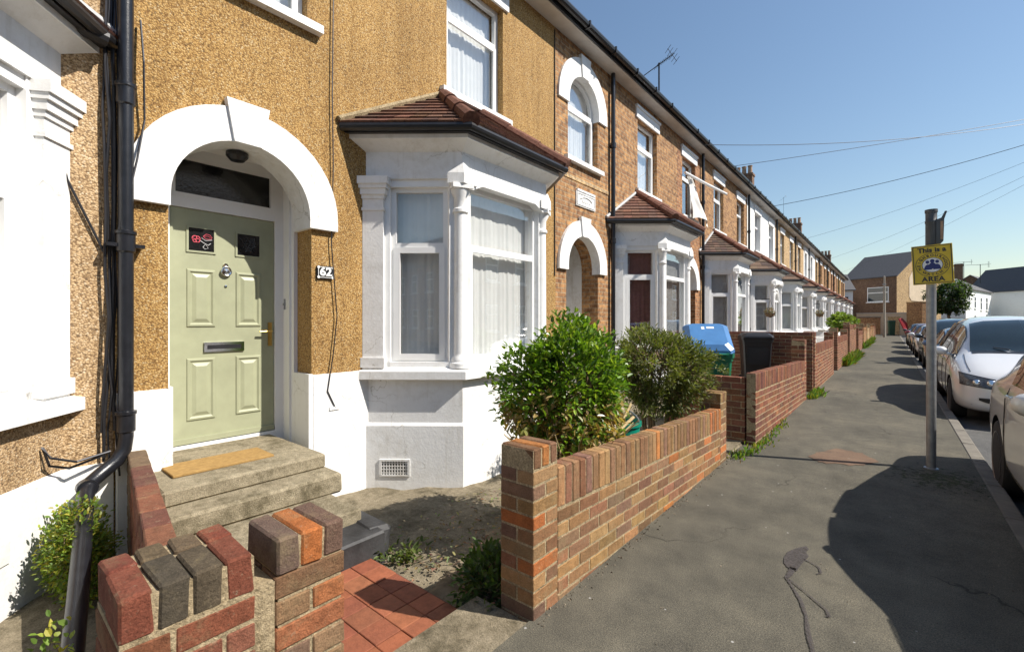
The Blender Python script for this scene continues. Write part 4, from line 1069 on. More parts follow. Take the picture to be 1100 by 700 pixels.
# --- neighbouring house on the near side
HZ = thing('terraced_house', 'nearest house with pale tan roughcast, white bay pilaster and black gutter at the left edge', 'house', (XF, -5, 0), 'terraced houses in the row')
mb = MB(); facade(mb, -5, .65, -.3, 6.17); mb.poly([(XF, -5, -.3), (-12, -5, -.3), (-12, -5, 6.17), (XF, -5, 6.17)]); W(mb, 'wall', 'rough_tan', HZ)
bz = bay_window(HZ, -4.9, 2, base='rough_tan', low='white', zl=.50, cur=('curtain', 'curtain', 'curtain'), seed=9)
mb = MB(); mb.box(XF - .01, XF + .022, .30, .648, -.3, .53); W(mb, 'plinth', 'white', HZ)
main_roof(HZ, -5, .66)
mb = MB(); mb.tube([(-3.93, .26, 3.372), (-3.96, .45, 3.36), (-3.98, .60, 3.34)], .05, 10); W(mb, 'gutter', 'black_plastic', HZ)
mb = MB(); mb.obox(Vector((XF, .40, 0)), Vector((.77, -.62, 0)).normalized(), Vector((.62, .77, 0)).normalized(), (.42, .66), (.018, .03), (.15, .27)); W(mb, 'air_brick', 'white2', HZ)

house(1, 'second house, stock brick with arched upper window and date plaque, behind the bushes', 'brick_yellow', 'brick_yellow', arch_up=True, cur=('curtain_red', 'curtain_grey', 'curtain_grey'), trans=2.36)
house(2, 'stock brick house with a white dust sheet hanging at its upper window', 'brick_red', 'brick_yellow', cur=('curtain_grey', 'curtain_grey', 'curtain'), pal=TILE2, chim=None)
house(3, 'house with a brick porch half and white painted bay half with arched front light', 'brick_yellow', 'paint_white', cur=('curtain_grey', None, 'curtain_grey'), pal=TILE2, round_front=True, detail=1)
house(4, 'house with a white painted porch half and pale yellow brick bay half', 'paint_white', 'brick_pale', detail=1, chim=(-6.2, 27.4, 9.5), pal=TILE2)
house(5, 'pale stock brick house next beyond the white painted one', 'brick_pale', 'brick_pale', detail=1)
house(6, 'white painted house in the middle of the receding terrace', 'paint_white', 'paint_white', detail=1)
house(7, 'buff brick house second beyond the mid-terrace white painted one', 'brick_pale', 'brick_yellow', detail=1, chim=(-6.0, 43.2, 9.4))
house(8, 'stock brick house fourth from the far end of the terrace', 'brick_yellow', 'brick_yellow', detail=0)
house(9, 'darker brick house third from the far end of the terrace', 'brick_red', 'brick_red', detail=0)
house(10, 'ochre brick house next to last in the terrace', 'brick_yellow', 'rough_orange', detail=0, chim=(-5.4, 59.4, 8.6))
HE = house(11, 'last brick house at the far end of the terrace', 'brick_red', 'brick_yellow', detail=0)
mb = MB(); mb.poly([(XF, 64.97, -.3), (-12, 64.97, -.3), (-12, 64.97, 6.2), (-8.1, 64.97, 9.4), (XF, 64.97, 6.2)]); W(mb, 'gable_wall', 'brick_red', HE)
H1 = [o for o in bpy.data.objects if o.get('label', '').startswith('second house')][0]
mb = MB(); mb.box(XF - .02, XF + .022, 6.60, 7.24, 3.45, 3.70); mb.box(XF - .02, XF + .035, 6.62, 7.22, 3.70, 3.735); p1 = W(mb, 'plaque', 'white2', H1)
mb = MB(); mb.tube([(XF + .026, 6.92 + .2 * math.cos(rad(a)), 3.55 + .08 * math.sin(rad(a))) for a in range(20, 170, 15)], .012, 5); barframe(mb, (XF + .032, 0, 0), (0, 1, 0), (1, 0, 0), 6.62, 7.22, 3.47, 3.68, .02, .012)
for k in range(4): mb.box(XF + .02, XF + .03, 6.80 + .07 * k, 6.84 + .07 * k, 3.53, 3.57)
W(mb, 'moulding', 'white2', p1)
mb = MB()
for (a, b) in ((6.05, 7.75),): mb.box(XF - .01, XF + .012, a, b, 3.86, 3.93)
W(mb, 'brick_band', 'brick_pale', H1)
mb = MB(); mb.box(XF - .01, XF + .012, 7.9, 8.4, 3.70, 3.78); W(mb, 'brick_band', 'brick_pale', H1)
# dust sheet at the third house's porch window
mb = MB()
def sheet(u, v):
    y = 11.92 + u * (1.15 - .80 * v) + .04 * math.sin(v * 9); z = 4.12 + v * 1.12 + .06 * math.sin(u * 5) * (1 - v)
    return (XF + .06 + .28 * (1 - v) * (.5 + .5 * math.sin(u * 3.1)) + .03 * math.sin(u * 14 + v * 3), y, z)
mb.grid(sheet, 16, 12); tag(W(mb, 'dust_sheet', 'cloth', smooth=True), 'white dust sheet hanging out over an upper window sill', 'sheet')
mb = MB(); mb.tube([(XF + .06, 11.75, 5.28), (XF + .34, 12.6, 5.12), (XF + .62, 13.4, 4.98)], .035, 8); tag(W(mb, 'awning_pole', 'upvc'), 'white pole sticking out above the hanging dust sheet', 'pole')

# ------------------------------------------------------------------ plants
def leaf(mb, p, d, up, L, w, c, fold=.25, droop=.15):
    d = d.normalized(); s = d.cross(up)
    if s.length < 1e-3: s = d.cross(Vector((1, 0, 0)))
    s.normalize(); n = s.cross(d)
    tip = p + d * L - n * L * droop; mid = p + d * L * .5
    l1 = p + d * L * .28 + s * w * .8 + n * w * fold; l2 = p + d * L * .68 + s * w * .75 + n * w * fold - n * L * droop * .4
    r1 = p + d * L * .28 - s * w * .8 + n * w * fold; r2 = p + d * L * .68 - s * w * .75 + n * w * fold - n * L * droop * .4
    a = [mb.vert(q) for q in (p, l1, l2, tip, r2, r1)]
    mb.face((a[0], a[1], a[2], a[3]), 0, c); mb.face((a[0], a[3], a[4], a[5]), 0, c)
def rv(rr):
    while True:
        v = Vector((rr.uniform(-1, 1), rr.uniform(-1, 1), rr.uniform(-1, 1)))
        if .05 < v.length < 1: return v.normalized()
def lump(v, seed): return 1 + .16 * math.sin(v.x * 4.1 + seed) * math.sin(v.y * 3.7 + seed * 2) + .12 * math.sin(v.z * 5.3 + seed * 3 + v.x * 3)
def shrub(name, label, cat, base, cen, rad3, ntips, nleaf, L, w, pal, mat, seed, stems=9, dry=None, trunk=.018, group=None, rosette=.09, stemmat='bark', inner=.55):
    rr = random.Random(seed)
    root = thing(name, label, cat, base, group); base = Vector(base); cen = Vector(cen)
    fo = MB(); st = MB(); tips = []
    for i in range(ntips):
        v = rv(rr); f = rr.uniform(inner, 1.0) ** .7 * lump(v, seed)
        tips.append((cen + Vector((v.x * rad3[0] * f, v.y * rad3[1] * f, v.z * rad3[2] * f)), v))
    forks = []
    for i in range(stems):
        a = 2 * math.pi * i / stems + rr.uniform(-.4, .4)
        q = cen + Vector((math.cos(a) * rad3[0] * .45, math.sin(a) * rad3[1] * .45, rr.uniform(-.5, .2) * rad3[2]))
        b0 = base + Vector((math.cos(a) * .05, math.sin(a) * .05, -.03))
        st.tube([b0, b0.lerp(q, .5) + Vector((rr.uniform(-.05, .05), rr.uniform(-.05, .05), .02)), q], [trunk, trunk * .75, trunk * .5], 6)
        forks.append(q)
    for (t, v) in tips:
        fk = min(forks, key=lambda q: (q - t).length)
        if rr.random() < .6: st.tube([fk, fk.lerp(t, .55) + Vector((rr.uniform(-.04, .04), rr.uniform(-.04, .04), .02)), t], [trunk * .45, trunk * .3, trunk * .15], 4, cap=False)
        isdry = dry and (t.z < dry[0] + rr.uniform(-.12, .12)) and rr.random() < dry[1]
        k = int(nleaf * rr.uniform(.6, 1.3)) if not isdry else int(nleaf * .7)
        tone = rr.uniform(.75, 1.25)
        for j in range(k):
            o = t + rv(rr) * rosette * rr.random() ** .5
            d = (rv(rr) * .75 + v * .7 + Vector((0, 0, .35)))
            if isdry: d = rv(rr) + Vector((0, 0, -.5))
            c = rr.choice(dry[2] if isdry else pal); q = tone * rr.uniform(.75, 1.3)
            leaf(fo, o, d, (Vector((0, 0, 1)) + rv(rr) * .5), L * rr.uniform(.6, 1.25), w * rr.uniform(.7, 1.2), tuple(x * q for x in c))
    W(st, 'branches', stemmat, root); W(fo, 'foliage', mat, root, recalc=False)
    return root
GREENS = [(.085, .165, .014), (.11, .20, .018), (.14, .24, .026), (.06, .125, .014), (.20, .28, .04)]
OLIVE = [(.095, .12, .026), (.115, .14, .032), (.075, .095, .022), (.16, .17, .05)]
YGREEN = [(.16, .22, .03), (.12, .19, .025), (.20, .24, .04), (.08, .14, .02), (.24, .22, .03)]
DRY = [(.36, .27, .11), (.30, .22, .09), (.22, .22, .06), (.26, .17, .07)]
shrub('bush', 'large bright green glossy leaved bush with dry yellow lower leaves behind the front wall', 'bush', (-1.95, 2.88, -.12), (-1.92, 2.95, .90), (.45, .51, .545), 560, 22, .056, .0160, GREENS, M['leaf'], 5, 12, (.90, .8, DRY), .020, rosette=.085)
mb = MB(); rr = random.Random(21)
for k in range(46):
    a = rr.uniform(0, 6.28); b0 = Vector((-1.85 + .22 * math.cos(a), 2.9 + .3 * math.sin(a), rr.uniform(.05, .45))); t = b0 + Vector((.22 * math.cos(a) + .02, .36 * math.sin(a), rr.uniform(.15, .45)))
    mb.tube([b0, b0.lerp(t, .5) + Vector((rr.uniform(-.05, .05), rr.uniform(-.05, .05), .05)), t], [.009, .006, .003], 5)
for pts in ([(-1.75, 3.0, .45), (-1.64, 3.25, .62), (-1.62, 3.45, .82)], [(-1.64, 3.25, .62), (-1.62, 3.5, .70)]): mb.tube(pts, [.013] * len(pts), 6)
b_ = [o for o in bpy.data.objects if o.name == 'bush'][0]; W(mb, 'dry_twigs', 'dry_twig', b_)
shrub('bush', 'smaller dull olive bush with fine leaves, between the glossy bush and the wall end', 'bush', (-1.95, 4.75, -.12), (-1.88, 4.72, .97), (.50, .60, .44), 620, 26, .050, .0085, OLIVE, M['leaf_matt'], 8, 8, None, .020, rosette=.075)
shrub('weed_clump', 'yellow green clump of weeds against the white plinth by the drain pipe', 'weeds', (-3.68, .43, -.14), (-3.66, .43, .13), (.30, .15, .30), 330, 19, .026, .009, YGREEN, M['leaf_matt'], 13, 8, None, .006, rosette=.06, inner=.3)
shrub('weed_clump', 'small clump of weeds growing against the end of the near brick wall', 'weeds', (-1.72, .17, -.14), (-1.72, .17, .30), (.09, .05, .34), 90, 12, .022, .008, YGREEN, M['leaf_matt'], 14, 4, None, .004, rosette=.05, inner=.2)
def clump(label, cen, r3, nt, pal, seed, L=.05, w=.012):
    return shrub('weed_clump', label, 'weeds', (cen[0], cen[1], cen[2] - r3[2]), cen, r3, nt, 14, L, w, pal, M['leaf_matt'], seed, 5, None, .004, rosette=.07, inner=.25)
clump('dark green ground weeds in the shade behind the near brick pier', (-1.78, 2.03, -.04), (.24, .30, .15), 120, [(.05, .09, .018), (.07, .12, .025), (.04, .07, .015)], 31, .055, .014)
clump('straggly weeds sprouting beside the black slab at the path edge', (-2.62, 1.93, -.13), (.12, .18, .06), 16, [(.10, .13, .03), (.07, .10, .025)], 32)
clump('green hedge spilling over the top of a tall brick wall far along', (-1.65, 24.6, 1.45), (.5, 2.0, .38), 260, [(.13, .20, .03), (.10, .16, .03), (.17, .23, .05)], 33, .11, .04)
def tuft(label, pts, n, h, seed):
    mb = MB(); rr = random.Random(seed)
    for k in range(n):
        a = rr.random() * (len(pts) - 1); i = int(a); p = Vector(pts[i]).lerp(Vector(pts[i + 1]), a - i) + Vector((rr.gauss(0, .05), rr.gauss(0, .05), 0))
        d = (rv(rr) * .6 + Vector((.15, 0, 1))); leaf(mb, p, d, rv(rr), h * rr.uniform(.4, 1.2), .007 + .006 * rr.random(), tuple(x * rr.uniform(.7, 1.3) for x in rr.choice(YGREEN + GREENS)), droop=.3)
    return tag(W(mb, 'grass_tuft', M['leaf_matt'], recalc=False), label, 'grass tuft', 'grass tufts at the wall foot', 'stuff')
tuft('grass tufts in the crack at the gate slab by the second front wall', [(-1.34, 5.30, .0), (-1.22, 5.75, .0), (-1.20, 6.5, 0)], 200, .06, 41)
tuft('grass tufts along the foot of the long second front wall', [(-1.20, 6.6, 0), (-1.20, 7.1, 0), (-1.21, 7.9, 0)], 90, .06, 42)
tuft('large grass tuft at the pavement edge beyond the second gate', [(-1.18, 10.3, 0), (-1.12, 10.8, 0), (-1.16, 11.5, 0)], 260, .13, 43)
tuft('long grass tufts at the wall foot below the hedge', [(-1.15, 18.5, 0), (-1.05, 21, 0), (-1.1, 24, 0)], 900, .32, 44)
tuft('grass tufts along the foot of the far brick walls', [(-1.12, 31, 0), (-1.05, 38, 0), (-1.1, 46, 0)], 900, .34, 45)
# litter of dead leaves on the shady garden ground
mb = MB(); rr = random.Random(17)
for k in range(1300):
    x = rr.uniform(-3.1, -1.5); y = rr.uniform(1.8, 3.4)
    if rr.random() > .25 + .75 * min(1, (x + 3.1) / 1.2): continue
    u = (x - XF + .05) / (XW - XF); z = -.205 + .05 * u + .03 + (.10 if x > -2.3 else 0)
    leaf(mb, Vector((x, y, z)), rv(rr) * Vector((1, 1, .25)), Vector((0, 0, 1)), rr.uniform(.02, .05), rr.uniform(.006, .013), tuple(q * rr.uniform(.6, 1.2) for q in rr.choice([(.30, .22, .12), (.20, .14, .08), (.12, .09, .05), (.16, .17, .06)])))
tag(W(mb, 'leaf_litter', 'leaf_matt', recalc=False), 'dead leaves scattered over the bare garden ground', 'leaf litter', kind='stuff')
g = MB(); rr = random.Random(5); base_p = [(-.70, 5.93), (-.59, 6.30), (-.45, 6.52), (-.26, 6.44), (-.11, 6.17), (-.20, 5.93), (-.385, 5.81), (-.58, 5.73)]; pp = []
for i in range(8):
    a, b = base_p[i], base_p[(i + 1) % 8]
    for k in range(5): pp.append((a[0] + (b[0] - a[0]) * k / 5 + rr.uniform(-.02, .02), a[1] + (b[1] - a[1]) * k / 5 + rr.uniform(-.03, .03)))
g.poly([(p[0], p[1], .0065) for p in pp]); structure(W(g, 'pavement_patch', 'patch_tar'))
g = MB(); g.poly([(-.25, 4.9, .0062), (.66, 4.9, .0062), (.66, 6.9, .0062), (-.25, 6.9, .0062)]); structure(W(g, 'moss_patch', 'moss'))
# grit along the foot of the front wall
mb = MB(); rr = random.Random(19)
for k in range(420):
    y = rr.uniform(1.75, 5.4); x = XW + abs(rr.gauss(.0, .035)) + .005; s = rr.uniform(.002, .0062)
    if rr.random() < .35: x = rr.uniform(XW, .6); y = rr.uniform(1.6, 9); s *= .7
    mb.bbox((x, y, s * .5), rv(rr), rv(rr), (0, 0, 1), (s, s * .8, s * .5), s * .2, vary((.21, .175, .125), .45))
tag(W(mb, 'grit', 'quarry'), 'loose grit and small stones along the wall foot on the pavement', 'grit', kind='stuff')

# ------------------------------------------------------------------ bins
def taper(mb, w0, d0, w1, d1, z0, z1, e=.03, cy=0):
    def ring(w, d, z):
        w /= 2; d /= 2
        return [(-w + e, -d + cy, z), (w - e, -d + cy, z), (w, -d + e + cy, z), (w, d - e + cy, z), (w - e, d + cy, z), (-w + e, d + cy, z), (-w, d - e + cy, z), (-w, -d + e + cy, z)]
    a = [mb.vert(p) for p in ring(w0, d0, z0)]; b = [mb.vert(p) for p in ring(w1, d1, z1)]
    mb.face(a[::-1]); mb.face(b)
    for i in range(8): mb.face((a[i], a[(i + 1) % 8], b[(i + 1) % 8], b[i]))
def wheelie(label, body, lid, loc, rz, open_=0, group=None, h=1.0, mark=False):
    root = thing('wheelie_bin', label, 'bin', (0, 0, 0), group)
    mb = MB(); taper(mb, .46, .52, .56, .66, .05, h - .05); mb.box(-.20, .20, -.33, -.315, h * .45, h * .78) ; W(mb, 'body', body, root)
    mb = MB(); taper(mb, .60, .70, .61, .71, h - .07, h - .01); taper(mb, .575, .675, .575, .675, h - .11, h - .07); W(mb, 'rim', body, root)
    for s in (-1, 1):
        mb = MB(); mb.lathe([(0, s * .23), (.10, s * .23), (.10, s * .28), (0, s * .28)], (0, .25, .10), 'x', 16); W(mb, 'wheel', 'tyre', root)
    mb = MB(); mb.tube([(-.22, .40, h - .02), (.22, .40, h - .02)], .016, 8); mb.box(-.23, -.20, .33, .41, h - .05, h); mb.box(.20, .23, .33, .41, h - .05, h); W(mb, 'handle', body, root)
    mb = MB()
    c, s = math.cos(rad(open_)), math.sin(rad(open_)); hy, hz = .36, h
    pts = []
    b0 = len(mb.v)
    taper(mb, .61, .72, .60, .70, h - .008, h + .02, .05, -.01); taper(mb, .60, .70, .46, .56, h + .02, h + .075, .05, -.01)
    taper(mb, .62, .74, .62, .74, h - .03, h - .008, .05, -.01)
    if mark:
        mb.box(-.10, .0, -.2, -.15, h + .073, h + .078, 1); mb.box(.03, .07, -.2, -.13, h + .073, h + .078, 1)
    for i in range(b0, len(mb.v)):
        x, y, z = mb.v[i]; dy, dz = y - hy, z - hz
        mb.v[i] = (x, hy + dy * c + dz * s, hz - dy * s + dz * c)
    mb.obj('lid', [M[lid], M['sign_white']], root)
    if open_:
        mb = MB(); mb.lathe([(0, h - .1), (.16, h - .08), (.20, h + .0), (.17, h + .10), (.08, h + .16), (0, h + .17)], (0.06, -.05, 0), n=12); W(mb, 'rubbish_bag', 'bag', root, smooth=True)
    root.location = loc; root.rotation_euler = (0, 0, rz)
    return root
wheelie('green wheelie bin with a bright blue lid propped open above the olive bush', 'bin_green', 'bin_blue', (-2.02, 6.78, .06), rad(204), 30, h=1.0, mark=True)
wheelie('black wheelie bin with its lid shut in front of the tall brick boundary wall', 'bin_black', 'bin_black', (-2.25, 10.9, .10), rad(20), 0, h=1.06, mark=False)
wheelie('dark green wheelie bin at the far end of the pavement beside the thin pole', 'bin_dkgreen', 'bin_dkgreen', (.05, 62.0, 0), rad(10), 0, h=1.5)
# teal tub between the bushes
t = thing('plastic_tub', 'teal plastic tub half hidden between the two bushes', 'tub', (-1.98, 4.02, -.12))
mb = MB(); mb.lathe([(.0, -.12), (.13, -.12), (.17, .50), (.185, .50), (.185, .54), (.165, .54), (.15, .40), (0, .38)], (-1.98, 4.02, 0), n=24); W(mb, 'body', 'teal', t, angle=40)
mb = MB(); mb.tube([(-1.98 + .18 * math.cos(a), 4.02, .53 + .12 * math.sin(a)) for a in [k * .31416 for k in range(11)]], .007, 6); W(mb, 'handle', 'grey_steel', t)

# ------------------------------------------------------------------ sign post on the kerb
px_, py_ = .313, 6.24
sp = thing('sign_post', 'grey steel post at the kerb carrying the yellow neighbourhood watch sign', 'sign post', (px_, py_, 0))
mb = MB(); mb.lathe([(.039, -.05), (.039, 1.0), (.0385, 2.2)], (px_, py_, 0), n=24); mb.lathe([(.060, -.02), (.058, .010), (.040, .014)], (px_, py_, 0), n=24); W(mb, 'post', 'grey_steel', sp, angle=40)
mb = MB(); mb.lathe([(.0385, 2.18), (.043, 2.20), (.045, 2.26), (.045, 2.47), (.049, 2.475), (.049, 2.495), (.045, 2.50), (.045, 2.575), (.050, 2.58), (.050, 2.61), (.0, 2.615)], (px_, py_, 0), n=24); W(mb, 'post_cap', 'grey_paint', sp, angle=40)
mb = MB()
prf = [(.035, 2.26), (.060, 2.25), (.088, 2.285), (.094, 2.50), (.115, 2.575), (.098, 2.578), (.072, 2.515), (.035, 2.50)]
for yy, flip in ((py_ - .035, 0), (py_ + .035, 1)): pass
a0 = [mb.vert((px_ + p[0], py_ - .035, p[1])) for p in prf]; a1 = [mb.vert((px_ + p[0], py_ + .035, p[1])) for p in prf]
for t in tessellate_polygon([[Vector((p[0], p[1], 0)) for p in prf]]): mb.face([a0[i] for i in t]); mb.face([a1[i] for i in t][::-1])
for i in range(len(prf)): mb.face((a0[i], a0[(i + 1) % len(prf)], a1[(i + 1) % len(prf)], a1[i]))
W(mb, 'lamp_bracket', 'grey_paint', sp)
mb = MB(); mb.box(px_ + .066, px_ + .086, py_ - .038, py_ - .0352, 2.30, 2.48); W(mb, 'lamp_lens', 'terracotta', sp)
# plate
ang = rad(4); tilt = rad(-2.5)
Mp = Matrix.Translation((px_ + .005, py_ - .066, 2.052)) @ Matrix.Rotation(ang, 4, 'Z') @ Matrix.Rotation(tilt, 4, 'Y')
def plate_part(mb, name, mat, parent):
    mb.v = [tuple(Mp @ Vector(v)) for v in mb.v]; return W(mb, name, mat, parent)
mb = MB(); mb.bbox((0, 0, 0), (1, 0, 0), (0, 1, 0), (0, 0, 1), (.152, .003, .195), .0015); plate = plate_part(mb, 'sign_plate', 'sign_yellow', sp)
mb = MB(); barframe(mb, (0, -.0045, 0), (1, 0, 0), (0, 1, 0), -.144, .144, -.187, .187, .006, .0012); plate_part(mb, 'border', 'sign_dark', plate)
def sign_text(s, size, x, z, rot=0, mat='sign_dark', bold=.0, sp_=1.0):
    L = Mp @ Matrix.Translation((x, -.0045, z)) @ Matrix(((1, 0, 0, 0), (0, 0, -1, 0), (0, 1, 0, 0), (0, 0, 0, 1))) @ Matrix.Rotation(rot, 4, 'Z')
    return text_mesh(s, size, 'lettering', M[mat], plate, L, .0006, sp_, bold)
sign_text('This is a', .064, 0, .143, 0, 'sign_dark', .0022, 1.0); sign_text('AREA', .066, 0, -.148, 0, 'sign_dark', .002, 1.08)
mb = MB(); n = 40
def ell(r, k, n=40): a = 2 * math.pi * k / n; return (r * 1.06 * math.cos(a), 0, r * math.sin(a))
for r in (.120, .074):
    for k in range(n):
        a, b = ell(r, k), ell(r, k + 1); c_, d_ = ell(r - .004, k + 1), ell(r - .004, k)
        mb.poly([(p[0], -.0042, p[2] - .005) for p in (a, b, c_, d_)])
plate_part(mb, 'emblem_ring', 'sign_dark', plate)
for word, a0, a1, fl in (('NEIGHBOURHOOD', 200, -20, 0), ('WATCH', 232, 308, 1)):
    for k, ch in enumerate(word):
        a = rad(a0 + (a1 - a0) * k / (len(word) - 1)); r = .095
        sign_text(ch, .034, r * 1.06 * math.cos(a), r * math.sin(a) - .005, (a - math.pi / 2) if not fl else (a + math.pi / 2), 'sign_dark', .001)
mb = MB(); mb.poly([(.070 * 1.06 * math.cos(2 * math.pi * k / 40), -.0040, .070 * math.sin(2 * math.pi * k / 40) - .005) for k in range(40)]); plate_part(mb, 'emblem_field', 'sign_white', plate)
mb = MB()
for (cx_, hz_, sc_) in ((-.045, .0, .85), (0, .008, 1.0), (.045, .0, .85)):
    mb.poly([(cx_ * .8 + .017 * sc_ * math.cos(2 * math.pi * k / 16), -.0046, hz_ + .026 + .019 * sc_ * math.sin(2 * math.pi * k / 16)) for k in range(16)])
    mb.poly([(cx_ * .75 + .034 * sc_ * math.cos(math.pi * k / 12), -.0048 - .0001 * sc_, hz_ - .050 + .062 * sc_ * math.sin(math.pi * k / 12)) for k in range(13)])
plate_part(mb, 'emblem_figures', 'sign_blue', plate)
mb = MB(); mb.lathe([(.039, 2.13), (.043, 2.132), (.043, 2.152), (.039, 2.154)], (px_, py_, 0), n=20); mb.box(px_ - .03, px_ + .03, py_ - .063, py_ - .036, 2.132, 2.152); W(mb, 'sign_clamp', 'grey_steel', sp)
mb = MB(); mb.lathe([(.039, 1.94), (.043, 1.942), (.043, 1.962), (.039, 1.964)], (px_, py_, 0), n=20); mb.box(px_ - .03, px_ + .03, py_ - .063, py_ - .036, 1.942, 1.962); W(mb, 'sign_clamp', 'grey_steel', sp)

# ------------------------------------------------------------------ cars
def pchip(xs, ys):
    n = len(xs); h = [xs[i + 1] - xs[i] for i in range(n - 1)]; dl = [(ys[i + 1] - ys[i]) / h[i] for i in range(n - 1)]
    m = [dl[0]] + [0 if dl[i - 1] * dl[i] <= 0 else 2 / (1 / dl[i - 1] + 1 / dl[i]) for i in range(1, n - 1)] + [dl[-1]]
    def f(x):
        x = min(max(x, xs[0]), xs[-1]); i = 0
        while i < n - 2 and x > xs[i + 1]: i += 1
        t = (x - xs[i]) / h[i]
        return (2 * t**3 - 3 * t**2 + 1) * ys[i] + (t**3 - 2 * t**2 + t) * h[i] * m[i] + (-2 * t**3 + 3 * t**2) * ys[i + 1] + (t**3 - t**2) * h[i] * m[i + 1]
    return f
MPV = dict(st=[(0, .56, .36, .57, .62, .36), (.05, .72, .26, .65, .72, .50), (.16, .84, .22, .71, .81, .60), (.40, .915, .20, .80, .91, .66), (.75, .94, .19, .90, 1.03, .70), (1.05, .95, .19, .95, 1.11, .70), (1.45, .95, .19, .98, 1.39, .665), (1.85, .95, .19, 1.0, 1.60, .635), (2.25, .95, .19, 1.0, 1.68, .62), (3.2, .95, .19, 1.02, 1.72, .62), (4.2, .94, .20, 1.03, 1.68, .60), (4.52, .92, .22, 1.03, 1.58, .56), (4.68, .88, .26, 1.02, 1.28, .58), (4.78, .82, .32, .96, 1.02, .55), (4.84, .66, .40, .70, .76, .40)],
           axles=(.95, 3.85), wr=.33, ws=(1.06, 1.93), side=[(1.50, 2.28), (2.40, 3.35), (3.45, 4.35)], mirror=1.52, rear=(4.36, 4.66))
HATCH = dict(st=[(0, .54, .34, .52, .56, .34), (.05, .70, .25, .60, .66, .48), (.16, .80, .21, .65, .74, .58), (.40, .855, .19, .73, .83, .62), (.80, .88, .18, .83, .93, .66), (1.15, .89, .18, .89, 1.00, .67), (1.55, .89, .18, .92, 1.22, .62), (1.95, .89, .18, .93, 1.40, .58), (2.35, .89, .18, .94, 1.46, .57), (3.2, .89, .18, .95, 1.45, .56), (3.7, .87, .20, .96, 1.37, .54), (3.95, .84, .24, .96, 1.20, .54), (4.10, .80, .28, .94, 1.0, .56), (4.20, .72, .32, .78, .84, .48), (4.26, .56, .40, .60, .64, .34)],
             axles=(.85, 3.45), wr=.315, ws=(1.16, 1.98), side=[(1.60, 2.38), (2.46, 3.30)], mirror=1.55, rear=(3.72, 4.05))
SALOON = dict(st=[(0, .54, .36, .60, .66, .36), (.05, .70, .27, .70, .78, .50), (.16, .78, .23, .76, .88, .60), (.42, .825, .21, .84, .98, .66), (.80, .85, .20, .93, 1.07, .70), (1.20, .855, .20, .99, 1.15, .72), (1.65, .86, .20, 1.01, 1.38, .735), (2.05, .86, .20, 1.02, 1.54, .745), (2.55, .86, .20, 1.03, 1.60, .745), (3.2, .86, .20, 1.03, 1.57, .73), (3.85, .855, .22, 1.03, 1.42, .69), (4.35, .845, .24, 1.02, 1.20, .67), (4.68, .825, .28, 1.0, 1.11, .65), (4.86, .78, .32, .93, 1.03, .60), (4.96, .70, .36, .78, .84, .50), (5.01, .56, .44, .62, .66, .36)],
             axles=(.92, 4.05), wr=.34, ws=(1.25, 2.08), side=[(1.72, 2.62), (2.72, 3.62)], mirror=1.88, rear=(3.75, 4.30))
